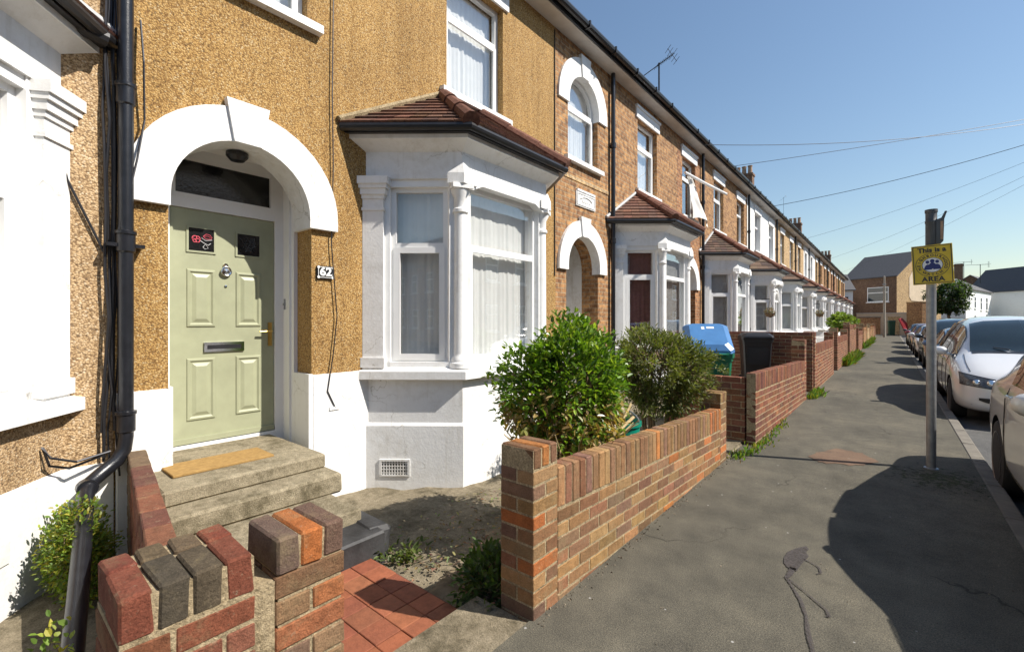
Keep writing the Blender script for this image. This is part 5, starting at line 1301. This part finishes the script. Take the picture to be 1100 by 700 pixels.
def car(label, spec, paint, loc, rz=0, detail=2, group='cars parked along the kerb', kind='parked_car'):
    st = spec['st']; ys = [s[0] for s in st]
    F = [pchip(ys, [s[k] for s in st]) for k in range(1, 6)]
    root = thing(kind, label, 'car', (0, 0, 0), group)
    def ringpts(y):
        w, zb, zs, zt, wr = [f(y) for f in F]; h = zt - zs
        return [(0, zb), (.72 * w, zb), (.93 * w, zb + .03), (.985 * w, zb + .13), (w, zb + .45 * (zs - zb)), (.985 * w, zs - .10 * min(1, zs)), (.945 * w, zs), (.945 * w + (wr - .945 * w) * .5, zs + h * .47), (wr, zs + h * .87), (.72 * wr, zs + h * .965), (0, zt)]
    def S(y, v):
        p = ringpts(y); i = min(int(v), 9); t = v - i
        return Vector((p[i][0] + (p[i + 1][0] - p[i][0]) * t, y, p[i][1] + (p[i + 1][1] - p[i][1]) * t))
    Lc = ys[-1]; n = 46; mb = MB(); rings = []
    for k in range(n + 1):
        u = k / n; y = Lc * (u if True else u)
        y = Lc * (.5 - .5 * math.cos(math.pi * u)) * .55 + Lc * u * .45
        p = ringpts(y); ring = [mb.vert((q[0], y, q[1])) for q in p] + [mb.vert((-q[0], y, q[1])) for q in p[-2:0:-1]]
        rings.append(ring)
    m = len(rings[0])
    for k in range(n):
        for j in range(m): mb.face((rings[k][j], rings[k][(j + 1) % m], rings[k + 1][(j + 1) % m], rings[k + 1][j]))
    mb.face(rings[0]); mb.face(rings[-1][::-1])
    body = mb.obj('body', [M[paint], M['black_plastic']], root, smooth=True)
    cut = MB()
    for ay in spec['axles']: cut.lathe([(spec['wr'] + .055, -1.2), (spec['wr'] + .055, 1.2)], (0, ay, spec['wr'] - .01), 'x', 36)
    co = cut.obj('cutter', M['black_plastic']); 
    sub = body.modifiers.new('s', 'SUBSURF'); sub.levels = 1; sub.render_levels = 1
    bo = body.modifiers.new('b', 'BOOLEAN'); bo.object = co; bo.operation = 'DIFFERENCE'; bo.solver = 'EXACT'
    bpy.context.view_layer.update(); dg = bpy.context.evaluated_depsgraph_get()
    me = bpy.data.meshes.new_from_object(body.evaluated_get(dg)); body.modifiers.clear(); body.data = me
    me.polygons.foreach_set('use_smooth', [True] * len(me.polygons)); me.set_sharp_from_angle(angle=rad(38))
    bpy.data.objects.remove(co)
    mb = MB(); w0 = F[0](2)
    mb.box(-w0 + .30, w0 - .30, .25, Lc - .3, .24, .74); W(mb, 'underbody', 'black_plastic', root)
    e = .006
    def patch(name, mat, y0, y1, v0, v1, sides=(1, -1), nu=8, nv=4, ee=e, fy=None):
        mb = MB()
        for sd in sides:
            def fn(u, v):
                y = y0 + (y1 - y0) * u; vv = v0 + (v1 - v0) * v
                if fy: y, vv = fy(u, v)
                p = S(y, vv); a = S(y + .01, vv) - S(y - .01, vv); b = S(y, min(vv + .02, 10)) - S(y, vv - .02)
                nn = a.cross(b)
                if nn.length > 0: nn.normalize()
                c_ = Vector((0, 2.0, .6)); 
                if nn.dot(p - c_) < 0: nn = -nn
                p = p + nn * ee; return (p.x * sd, p.y, p.z)
            mb.grid(fn, nu, nv)
        return W(mb, name, mat, root, smooth=True)
    a, b = spec['ws']
    patch('windscreen', 'car_glass', a, b, 8.12, 10, nu=10, nv=4)
    for i, (p, q, sd_) in [(i, (p, q, sd_)) for i, (p, q) in enumerate(spec['side']) for sd_ in (1, -1)]:
        def fy(u, v, p=p, q=q, i=i):
            lo = p; hi = q
            y0 = lo + ((.42 if i == 0 else 0) * v); y1 = hi - (.30 * v if i == len(spec['side']) - 1 else 0)
            return (y0 + (y1 - y0) * u if y1 > y0 else lo, 6.16 + (8.0 - 6.16) * v - (0))
        patch('side_window', 'car_glass', p, q, 6.1, 7.8, sides=(sd_,), nu=8, nv=5, fy=(lambda u, v, p=p, q=q, i=i: ((p - (.5 if i == 0 else 0) + (.5 if i == 0 else 0) * v) + ((q - (.25 * v if i == len(spec['side']) - 1 else 0)) - (p - (.5 if i == 0 else 0) + (.5 if i == 0 else 0) * v)) * u, 6.14 + 1.66 * v)))
    patch('rear_window', 'car_glass', spec['rear'][0], spec['rear'][1], 8.3, 10, nu=6, nv=4)
    # nose: things that follow the front surface
    def front_y(x, z, rev=False):
        for k in range(400):
            y = k * .004; yy = Lc - y if rev else y
            p = ringpts(yy)
            if not (p[0][1] + .01 < z < p[10][1] - .004): continue
            hw = 0
            for i in range(10):
                z0, z1 = p[i][1], p[i + 1][1]
                if (z0 - z) * (z1 - z) <= 0 and abs(z1 - z0) > 1e-6: hw = max(hw, p[i][0] + (p[i + 1][0] - p[i][0]) * (z - z0) / (z1 - z0))
            if hw >= abs(x): return yy
        return None
    def nose(name, mat, x0, x1, zf, nx=10, nz=3, ee=.012, rev=False, parent=None):
        mb = MB()
        def fn(u, v):
            x = x0 + (x1 - x0) * u; lo, hi = zf(u); z = lo + (hi - lo) * v
            y = front_y(x, z, rev)
            if y is None: y = (Lc - .3) if rev else .3
            return (x, y + (ee if rev else -ee), z)
        mb.grid(fn, nx, nz); return W(mb, name, mat, parent or root, smooth=True)
    wN = F[0](.12)
    zn = F[3](.05)
    hl = zn - .06
    for s in (-1, 1):
        q = nose('headlight', 'lamp_glass', s * .46, s * (F[0](.35) - .045), lambda u: (hl - .075 + .05 * u, hl + .045 + .085 * u), 12, 4, .010)
        mb = MB()
        for xx, r_ in ((.55, .050), (.70, .046)):
            y = front_y(s * xx, hl + .01) or .2
            mb.lathe([(0, y - .030), (r_ * .55, y - .028), (r_ * .9, y - .022), (r_, y - .012), (r_, y + .03)], (s * xx, 0, hl + .012), 'y', 16)
        W(mb, 'headlight_lens', 'chrome', q, smooth=True)
        nose('headlight_surround', 'black_plastic', s * .44, s * (F[0](.35) - .035), lambda u: (hl - .088 + .05 * u, hl + .058 + .085 * u), 12, 4, .006)
    nose('grille', 'black_plastic', -.44, .44, lambda u: (hl - .06, hl + .03), 12, 2, .008)
    nose('grille_bar', 'chrome', -.44, .44, lambda u: (hl - .012, hl + .0), 12, 1, .014)
    nose('bumper_intake', 'black_plastic', -.68, .68, lambda u: (zn - .41 + .10 * abs(2 * u - 1) ** 3, zn - .265 - .01 * abs(2 * u - 1)), 20, 2, .006)
    for s in (-1, 1):
        r_ = nose('tail_light', 'lamp_red', s * .50, s * (F[0](Lc - .22) - .02), lambda u: (.72, .93), 8, 4, .008, True)
    nose('number_plate', 'sign_white', -.26, .26, lambda u: (zn - .25, zn - .14), 6, 1, .018)
    # bonnet shut lines, cowl and wipers
    for s in (-1, 1):
        mb = MB(); pts = [S(y, 7.0 + .5 * (y - .3) / .8) for y in (.30, .45, .65, .85, a - .03)]; mb.tube([(p.x * s, p.y, p.z + .002) for p in pts], .005, 4); W(mb, 'bonnet_seam', 'black_plastic', root)
        mb = MB(); mb.tube([(s * .12 - .1, a - .01, S(a, 10).z + .03), (s * .40, a + .07, S(a + .07, 9.2).z + .025)], .008, 5); W(mb, 'wiper', 'black_plastic', root)
    patch('cowl', 'black_plastic', a - .10, a + .01, 8.2, 10, nu=3, nv=4, ee=.004)
    # wheels
    for ay in spec['axles']:
        for s in (-1, 1):
            r_ = spec['wr']; xo = s * (F[0](ay) - .005); xi = s * (F[0](ay) - .205)
            hub = Vector(((xo + xi) / 2, ay, r_))
            mb = MB(); prof = [(r_ * .62, xi), (r_ * .93, xi), (r_, xi + s * .03), (r_, xo - s * .03), (r_ * .95, xo - s * .006), (r_ * .66, xo)]
            mb.lathe([(a_, x_) for a_, x_ in prof], (0, ay, r_), 'x', 28); wl = W(mb, 'wheel', 'tyre', root, angle=50)
            mb = MB(); mb.lathe([(r_ * .66, xo - s * .015), (r_ * .68, xo + s * .002), (r_ * .62, xo - s * .01), (r_ * .60, xo - s * .07), (.05, xo - s * .07)], (0, ay, r_), 'x', 28)
            for k in range(5):
                an = 2 * math.pi * k / 5 + .3
                mb.bbox((xo - s * .018, ay + r_ * .34 * math.cos(an), r_ + r_ * .34 * math.sin(an)), (1, 0, 0), (0, math.cos(an), math.sin(an)), (0, -math.sin(an), math.cos(an)), (.016, r_ * .32, .030), .008)
            mb.lathe([(0, xo + s * .0), (.05, xo - s * .005), (.055, xo - s * .03)], (0, ay, r_), 'x', 14); W(mb, 'rim', 'alloy', wl)
    # mirrors
    for s in (-1, 1):
        y = spec['mirror']; w = .945 * F[0](y); z = F[2](y) + .07
        mb = MB(); pr = [(-.07, .03), (-.055, .075), (.0, .095), (.04, .09), (.055, .085)]
        cen = Vector((s * (w + .13), y, z + .02)); rg = []
        for (dy, rr_) in pr: rg.append([mb.vert((cen.x + rr_ * 1.25 * math.cos(t) * 1.0, cen.y + dy, cen.z + rr_ * .82 * math.sin(t))) for t in [2 * math.pi * k / 14 for k in range(14)]])
        for i in range(len(rg) - 1):
            for k in range(14): mb.face((rg[i][k], rg[i][(k + 1) % 14], rg[i + 1][(k + 1) % 14], rg[i + 1][k]))
        mb.face(rg[0]); mb.face(rg[-1][::-1])
        mb.tube([(s * (w - .03), y, z - .05), (s * (w + .06), y, z - .02)], .025, 8)
        W(mb, 'wing_mirror', paint, root, smooth=True)
    # door seams
    for y in [spec['side'][0][0] + .05, spec['side'][0][1] + .05, spec['side'][1][1] + .03]:
        for s in (-1, 1):
            mb = MB(); pts = [S(y, v) for v in (2.8, 3.5, 4.2, 5, 5.95)]; mb.tube([(p.x * s + s * .0005, p.y, p.z) for p in pts], .004, 4)
            W(mb, 'door_seam', 'black_plastic', root)
    for y in [spec['side'][0][1] - .15, spec['side'][1][1] - .15]:
        for s in (-1, 1):
            mb = MB(); p = S(y, 5.3); mb.bbox((s * (p.x + .012), y, p.z), (1, 0, 0), (0, 1, 0), (0, 0, 1), (.014, .09, .014), .006); W(mb, 'door_handle', paint, root)
    root.location = loc; root.rotation_euler = (0, 0, rz)
    return root
RZ = -.115
car('silver people carrier facing the camera, behind the sign post', MPV, 'silver', (1.70, 9.75, RZ))
car('warm silver hatchback at the right edge, only its rear quarter in view', SALOON, 'silver2', (1.605, 2.12, RZ))
car('blue grey car parked directly behind the silver people carrier', HATCH, 'blue_car', (1.74, 15.3, RZ))
car('charcoal car parked third beyond the sign post', MPV, 'dark_car', (1.80, 20.6, RZ))
car('white hatchback parked in the far line of cars, fourth beyond the sign post', HATCH, 'white_car', (1.70, 26.6, RZ))
car('dark red car parked far along the kerb, fifth beyond the sign post', HATCH, 'red_car', (1.70, 32.2, RZ))
car('dark car parked at the far end of the kerb', HATCH, 'dark_car', (1.70, 39.5, RZ))

# ------------------------------------------------------------------ far end of the street
def block(label, o, ang, w, d, he, hr, wallmat, roofmat='slate', wins=(), ridge='x', wmat='car_glass', name='house', frame='upvc'):
    """house with corner o, front running along ang; ridge parallel to the front ('x') or to the side ('y')"""
    root = thing(name, label, 'house', (o[0], o[1], 0)); O = Vector((o[0], o[1], 0))
    u = Vector((math.cos(ang), math.sin(ang), 0)); v = Vector((-u.y, u.x, 0))
    P = lambda a, b, z: O + u * a + v * b + Vector((0, 0, z))
    mb = MB(); mb.obox(O, u, v, (0, w), (0, d), (-.3, he))
    if ridge == 'x':
        for a in (0, w): mb.poly([P(a, 0, he), P(a, d, he), P(a, d / 2, hr)])
    else:
        for b in (0, d): mb.poly([P(0, b, he), P(w, b, he), P(w / 2, b, hr)])
    W(mb, 'wall', wallmat, root)
    mb = MB(); ov = .25; t = .12
    if ridge == 'x': qs = [[P(-ov, -ov, he - .1), P(w + ov, -ov, he - .1), P(w + ov, d / 2, hr + .12), P(-ov, d / 2, hr + .12)], [P(-ov, d + ov, he - .1), P(w + ov, d + ov, he - .1), P(w + ov, d / 2, hr + .12), P(-ov, d / 2, hr + .12)]]
    else: qs = [[P(-ov, -ov, he - .1), P(-ov, d + ov, he - .1), P(w / 2, d + ov, hr + .12), P(w / 2, -ov, hr + .12)], [P(w + ov, -ov, he - .1), P(w + ov, d + ov, he - .1), P(w / 2, d + ov, hr + .12), P(w / 2, -ov, hr + .12)]]
    for q in qs:
        mb.poly(q); lo = [p - Vector((0, 0, t)) for p in q]; mb.poly(lo[::-1])
        for i in range(4): mb.poly([q[i], q[(i + 1) % 4], lo[(i + 1) % 4], lo[i]])
    W(mb, 'roof', roofmat, root)
    for (face, a, z, ww, hh) in wins:
        if face == 'f': Ow, uw, nw = O, u, -v
        else: Ow, uw, nw = O + u * w, v, u
        if face == 'l': Ow, uw, nw = O + v * d, -v, -u
        mb = MB(); barframe(mb, Ow + nw * .03, uw, nw, a, a + ww, z, z + hh, .09, .12, (z + hh * .62,)); mb.obox(Ow + nw * .05, uw, nw, (a - .1, a + ww + .1), (-.05, .1), (z - .12, z - .002)); f = W(mb, 'window', frame, root)
        mb = MB(); mb.obox(Ow + nw * .005, uw, nw, (a + .05, a + ww - .05), (-.01, .0), (z + .05, z + hh - .05)); W(mb, 'pane', wmat, f)
    return root
# brick building with the rendered patch on its gable, corner towards the camera; front's shade painted as darker brick
G = block('brick building with a steep slate roof and cream patch on its sunlit gable', (-4.9, 78.0), rad(-33), 6.5, 8.2, 7.3, 10.4, 'dark_brick', 'slate', [('f', 3.0, 4.0, 2.6, 1.9), ('f', 3.6, .6, 1.2, 1.7)], 'x')
mb = MB()
uu = Vector((math.cos(rad(-33)), math.sin(rad(-33)), 0)); vv = Vector((-uu.y, uu.x, 0)); Og = Vector((-4.9, 78, 0)) + uu * 6.5
mb.poly([Og + uu * .012 + vv * p[0] + Vector((0, 0, p[1])) for p in ((0, -.3), (8.2, -.3), (8.2, 7.3), (4.1, 10.4), (0, 7.3))]); W(mb, 'gable_wall', 'brick_pale', G); mb = MB()  # paler brick overlay paints this side as sunlit against the darkened front
pts = [(2.2, 4.6), (2.6, 4.1), (5.6, 3.9), (6.0, 4.5), (6.0, 6.4), (5.5, 7.4), (4.2, 8.2), (2.9, 8.0), (2.2, 7.0)]
a_ = [mb.vert(Og + uu * .05 + vv * p[0] + Vector((0, 0, p[1]))) for p in pts]; b_ = [mb.vert(Og - uu * .02 + vv * p[0] + Vector((0, 0, p[1]))) for p in pts]
mb.face(a_)
for i in range(len(pts)): mb.face((a_[i], a_[(i + 1) % len(pts)], b_[(i + 1) % len(pts)], b_[i]))
W(mb, 'render_patch', 'patch_render', G)
block('white fronted lower house with grey roof at the end of the terrace', (-8.6, 70.5), rad(20), 5.2, 6, 5.6, 7.6, 'paint_white', 'slate', [('f', 1.6, 3.4, 1.9, 1.6), ('f', 4.1, 3.5, .7, 1.2)], 'x')
def plainwall(label, a, b, h, t, mat, cap=None, name='garden_wall'):
    a = Vector(a); b = Vector(b); u = (b - a).normalized(); v = Vector((-u.y, u.x, 0)); L_ = (b - a).length
    root = thing(name, label, 'wall', tuple(a)); mb = MB(); mb.obox(a, u, v, (0, L_), (-t / 2, t / 2), (-.3, h)); W(mb, 'wall', mat, root)
    mb = MB(); mb.obox(a, u, v, (-.03, L_ + .03), (-t / 2 - .04, t / 2 + .04), (h, h + .09)); 
    k = 0
    W(mb, 'coping', cap or mat, root); return root
plainwall('pale rendered wall across the far end behind the green bin', (-3.2, 70, 0), (1.6, 68.5, 0), 2.4, .25, 'patch_render', 'soffit')
plainwall('tall sunlit brick wall end at the far right of the pavement', (1.45, 63, 0), (2.6, 61.6, 0), 3.4, .5, 'brick_yellow', 'brick_pale')
plainwall('dark low wall closing the last front garden of the terrace', (-4.1, 66.0, 0), (-.9, 66.2, 0), 1.9, .25, 'brick_red', 'slate')
plainwall('short brick block just behind the dark green bin', (-.2, 65.6, 0), (.75, 65.4, 0), 1.9, .4, 'brick_pale', 'brick_pale')
# red leaning panel
t = thing('leaning_panel', 'red curved plastic panel leaning beside the far dark green bin', 'panel', (.95, 60.5, 0)); mb = MB()
mb.grid(lambda u, v: (.62 + .62 * v + (.42 - .5 * abs(v - .4)) * u, 60.5 + .4 * u + .15 * math.sin(v * 3), 1.72 - 1.65 * v ** 1.1 + .15 * u), 6, 12)
so = W(mb, 'panel', 'red', t, smooth=True)
mb = MB(); mb.tube([(.60, 60.48, 1.76), (.80, 60.5, 1.2), (1.05, 60.6, .55), (1.22, 60.6, .05)], .05, 8); W(mb, 'edge_roll', 'red', t)
# thin pole
t = thing('utility_pole', 'slim pale pole at the far end of the pavement', 'pole', (-.47, 55.2, 0)); mb = MB(); mb.lathe([(.12, -.1), (.10, 2.5), (.07, 5.7), (.0, 5.75)], (-.47, 55.2, 0), n=12); W(mb, 'pole', 'wood_pole', t)
mb = MB(); mb.box(-.62, -.32, 55.12, 55.15, 4.9, 5.0); W(mb, 'cross_bar', 'grey_steel', t)
# houses across the far junction on the right
block('long white rendered house front with dark windows, left of the brown gable, far right', (8.1, 90.0), rad(75), 17, 8, 6.2, 8.5, 'paint_white', 'slate', [('f', 1.5, 3.4, 1.0, 1.7), ('f', 5.2, 3.4, 1.0, 1.7), ('f', 9.2, 3.2, 1.0, 1.9), ('f', 13.0, 3.2, 1.2, 2.0), ('f', 5.2, .8, 1.0, 1.6), ('f', 13.0, .6, 1.0, 2.0)], 'x')
block('cream fronted house with dark brown gable and slate roof, far right', (15.3, 114.2), rad(75), 10, 9, 6.4, 9.7, 'dark_brick', 'slate', [('f', 1.3, 3.4, .9, 1.8), ('f', 3.9, 3.4, .9, 1.8)], 'x')
block('white gable ended house at the right edge of the photo, far off', (16.2, 104.0), rad(42), 7, 9, 6.4, 10.2, 'paint_white', 'slate', [('f', 1.0, 3.6, 1.0, 1.8), ('f', 4.0, 3.6, 1.0, 1.8)], 'y')
block('long brick terrace on the far side of the road, outside the photo', (11.6, 71), rad(-90), 136, 8, 6.2, 9.4, 'brick_red', 'slate', [('f', 1.2 + 2.72 * k, z, 1.1, 1.6) for k in range(49) for z in (.9, 3.9)], 'x', name='terrace')
def aerial(label, x, y, z0, z1, rz=0.4, s=1.0, name='tv_aerial', comb=True):
    t = thing(name, label, 'aerial', (x, y, z0)); mb = MB(); mb.tube([(x, y, z0), (x, y, z1)], .025 * s, 6); W(mb, 'mast', 'dark_metal', t)
    u = Vector((math.cos(rz), math.sin(rz), .75 if comb else 0)).normalized(); v = Vector((-math.sin(rz), math.cos(rz), 0)); o = Vector((x, y, z1 - .05))
    mb = MB(); mb.tube([o - u * .95 * s, o + u * .6 * s], .014 * s, 5)
    for k in range(9):
        p = o + u * (-.2 + k * .095) * s; l = .20 * s if k < 8 else .3 * s
        if k > 0: mb.tube([p - v * l, p + v * l], .007 * s, 4)
    p = o + u * .52 * s; w = u.cross(v)
    for h in (-.22, -.11, .11, .22): mb.tube([p + w * h * s - v * .22 * s, p + w * h * s + v * .22 * s], .008 * s, 4)
    mb.tube([p - w * .24 * s, p + w * .24 * s], .009 * s, 4); W(mb, 'antenna', 'dark_metal', t); return t
aerial('television aerial on a mast above the second brick house roof', -5.5, 13.7, 7.1, 9.45, .75, 1.0)
aerial('thin upright aerial mast on the roof beyond the white painted house', -5.2, 33.0, 6.9, 9.3, .2, .3)
aerial('left of the two small rooftop aerials at the far right', 8.6, 98.0, 7.6, 10.6, 0, 1.6, comb=False)
aerial('right of the two small rooftop aerials at the far right', 11.0, 104.0, 7.6, 10.6, .2, 1.9, comb=False)
mb = MB()
CH = thing('chimney_stack', 'small dark chimney stack beside the yellow sign, far beyond', 'chimney', (9.6, 116, 0)); mb.box(8.9, 10.0, 115, 116.2, 6, 11.9); mb.box(8.8, 10.1, 114.9, 116.3, 11.5, 11.75); W(mb, 'stack', 'dark_brick', CH)

def tree(label, base, h, cr, cz, seed, pal, nt=420, L=.34, name='tree', th=None):
    rr = random.Random(seed); root = thing(name, label, 'tree', base); b = Vector(base); cen = b + Vector((0, 0, cz))
    st = MB(); fo = MB(); th = th or .16
    st.tube([b - Vector((0, 0, .2)), b + Vector((.1, 0, cz * .45)), b + Vector((-.05, .1, cz * .8)), cen + Vector((0, 0, cr[2] * .5))], [th, th * .8, th * .6, th * .2], 8)
    forks = []
    for i in range(9):
        v = rv(rr); q = cen + Vector((v.x * cr[0] * .6, v.y * cr[1] * .6, v.z * cr[2] * .5)); p0 = b + Vector((0, 0, cz * rr.uniform(.5, .9)))
        st.tube([p0, p0.lerp(q, .5) + Vector((0, 0, .2)), q], [th * .45, th * .3, th * .15], 6); forks.append(q)
    for i in range(nt):
        v = rv(rr); f = rr.uniform(.35, 1) ** .6 * lump(v, seed)
        t = cen + Vector((v.x * cr[0] * f, v.y * cr[1] * f, v.z * cr[2] * f)); tone = rr.uniform(.65, 1.3)
        for j in range(12):
            leaf(fo, t + rv(rr) * .32 * rr.random(), rv(rr) + v * .5, Vector((0, 0, 1)), L * rr.uniform(.6, 1.2), L * .28, tuple(x * tone * rr.uniform(.8, 1.25) for x in rr.choice(pal)))
    W(st, 'trunk', 'bark', root); W(fo, 'crown', M['leaf_matt'], root, recalc=False); return root
TP = [(.035, .065, .02), (.045, .085, .025), (.03, .055, .018), (.06, .10, .03)]
tree('green leafy tree behind the sign post, in front of the far white house', (4.6, 66, -.1), 6, (1.8, 1.8, 1.7), 3.9, 3, TP, 420, .28)
tree('dark tree top above the slate roof at the right edge', (24, 125, 0), 14, (4.2, 4, 3.6), 11.2, 4, TP, 300, .6, th=.3)
tree('dark tree beyond the end of the terrace roofs', (-13.5, 84, 0), 12, (4, 4, 3), 9.6, 6, TP, 300, .5, th=.3)
# hanging baskets
def basket(label, x, y, z, s):
    t = thing('hanging_basket', label, 'hanging basket', (x, y, z)); mb = MB(); mb.lathe([(0, z - .16 * s), (.12 * s, z - .12 * s), (.18 * s, z)], (x, y, 0), n=12); W(mb, 'pot', 'basket', t)
    mb = MB(); mb.tube([(x - .25, y, z + .5 * s), (x, y, z + .52 * s)], .012, 5)
    for a in (0, 2.1, 4.2): mb.tube([(x + .17 * s * math.cos(a), y + .17 * s * math.sin(a), z), (x, y, z + .5 * s)], .005, 4)
    W(mb, 'chain', 'dark_metal', t); mb = MB(); rr = random.Random(int(y))
    for k in range(170): leaf(mb, Vector((x, y, z + .03)) + rv(rr) * .19 * s * rr.random() ** .4, rv(rr) + Vector((0, 0, .1)), Vector((0, 0, 1)), .08 * s, .022 * s, rr.choice([(.10, .10, .04), (.14, .11, .07), (.28, .14, .10), (.06, .09, .03), (.22, .17, .12)]))
    W(mb, 'foliage', M['leaf_matt'], t, recalc=False)
basket('hanging basket of faded flowers on the white painted bay, above the black bin', -3.05, 16.9, 1.75, .9)
basket('dark hanging basket further along, at a pale house front', -2.75, 27.5, 1.85, 1.0)
# overhead wires from the eaves to a pole across the road
PT = Vector((7.5, 24.4, 8.76))
t = thing('telegraph_pole', 'wooden telegraph pole across the road that the overhead wires run to', 'pole', (7.5, 24.4, 0)); mb = MB(); mb.lathe([(.15, -.2), (.14, 2), (.10, 8.9), (0, 8.95)], (7.5, 24.4, 0), n=14); W(mb, 'pole', 'wood_pole', t)
mb = MB(); mb.lathe([(.10, 8.70), (.24, 8.72), (.24, 8.76), (.10, 8.78)], (7.5, 24.4, 0), n=14); W(mb, 'wire_ring', 'dark_metal', t)
def wire(label, a, sag, r=.0075):
    a = Vector(a); mb = MB(); pts = []
    for k in range(25):
        u = k / 24; p = a.lerp(PT, u); p.z -= sag * 4 * u * (1 - u); pts.append(p)
    mb.tube(pts, r, 5); tag(W(mb, 'overhead_wire', 'dark_metal'), label, 'wire', 'overhead wires to the pole across the road')
wire('upper of the two crossing wires, leaving the eaves nearest the camera', (XF + .3, 12.5, 6.15), .55)
wire('lower of the two crossing wires at the eaves', (XF + .3, 14.6, 6.1), .12)
wire('bold single wire below the crossing pair, leaving the white painted house', (XF + .3, 21.0, 6.15), .35, .010)
wire('faint wire sloping up from beyond the white painted house', (XF + .3, 30.5, 6.15), .35, .0055)
wire('faint wire lower right from the middle of the terrace', (XF + .3, 42.0, 6.15), .4, .0055)
wire('lowest faint wire from the far half of the terrace', (XF + .3, 54.0, 6.15), .4, .0055)

# ------------------------------------------------------------------ light, sky, camera
w = bpy.data.worlds.new('World'); sc.world = w; w.use_nodes = True; nt = w.node_tree
sky = nt.nodes.new('ShaderNodeTexSky'); sky.sky_type = 'NISHITA'; sky.sun_disc = False
sky.sun_elevation = rad(SUN_EL); sky.sun_rotation = rad(90 - SUN_AZ); sky.altitude = 700; sky.air_density = 1.5; sky.dust_density = .6; sky.ozone_density = 2.8
bg = nt.nodes['Background']; bg.inputs['Strength'].default_value = .090; nt.links.new(sky.outputs[0], bg.inputs['Color'])
sun = bpy.data.lights.new('Sun', 'SUN'); sun.energy = 4.9; sun.angle = rad(.5); sun.color = (1, .935, .84)
so = bpy.data.objects.new('Sun', sun); col.objects.link(so)
dv = Vector((math.cos(rad(SUN_AZ)) * math.cos(rad(SUN_EL)), math.sin(rad(SUN_AZ)) * math.cos(rad(SUN_EL)), math.sin(rad(SUN_EL))))
so.rotation_euler = dv.to_track_quat('Z', 'Y').to_euler(); so.location = (20, 10, 30)
cam = bpy.data.cameras.new('Camera'); co = bpy.data.objects.new('Camera', cam); col.objects.link(co)
co.location = (0, 0, 1.485); co.rotation_euler = (rad(90), 0, rad(39.771)); cam.sensor_width = 36; cam.lens = 489 / 1100 * 36; cam.shift_y = -5 / 1100
cam.clip_start = .05; cam.clip_end = 2000; sc.camera = co
sc.view_settings.view_transform = 'Standard'; sc.view_settings.look = 'None'; sc.view_settings.exposure = 0.58; sc.view_settings.gamma = 1
sc.cycles.use_denoising = True; sc.cycles.max_bounces = 8; sc.cycles.transparent_max_bounces = 12
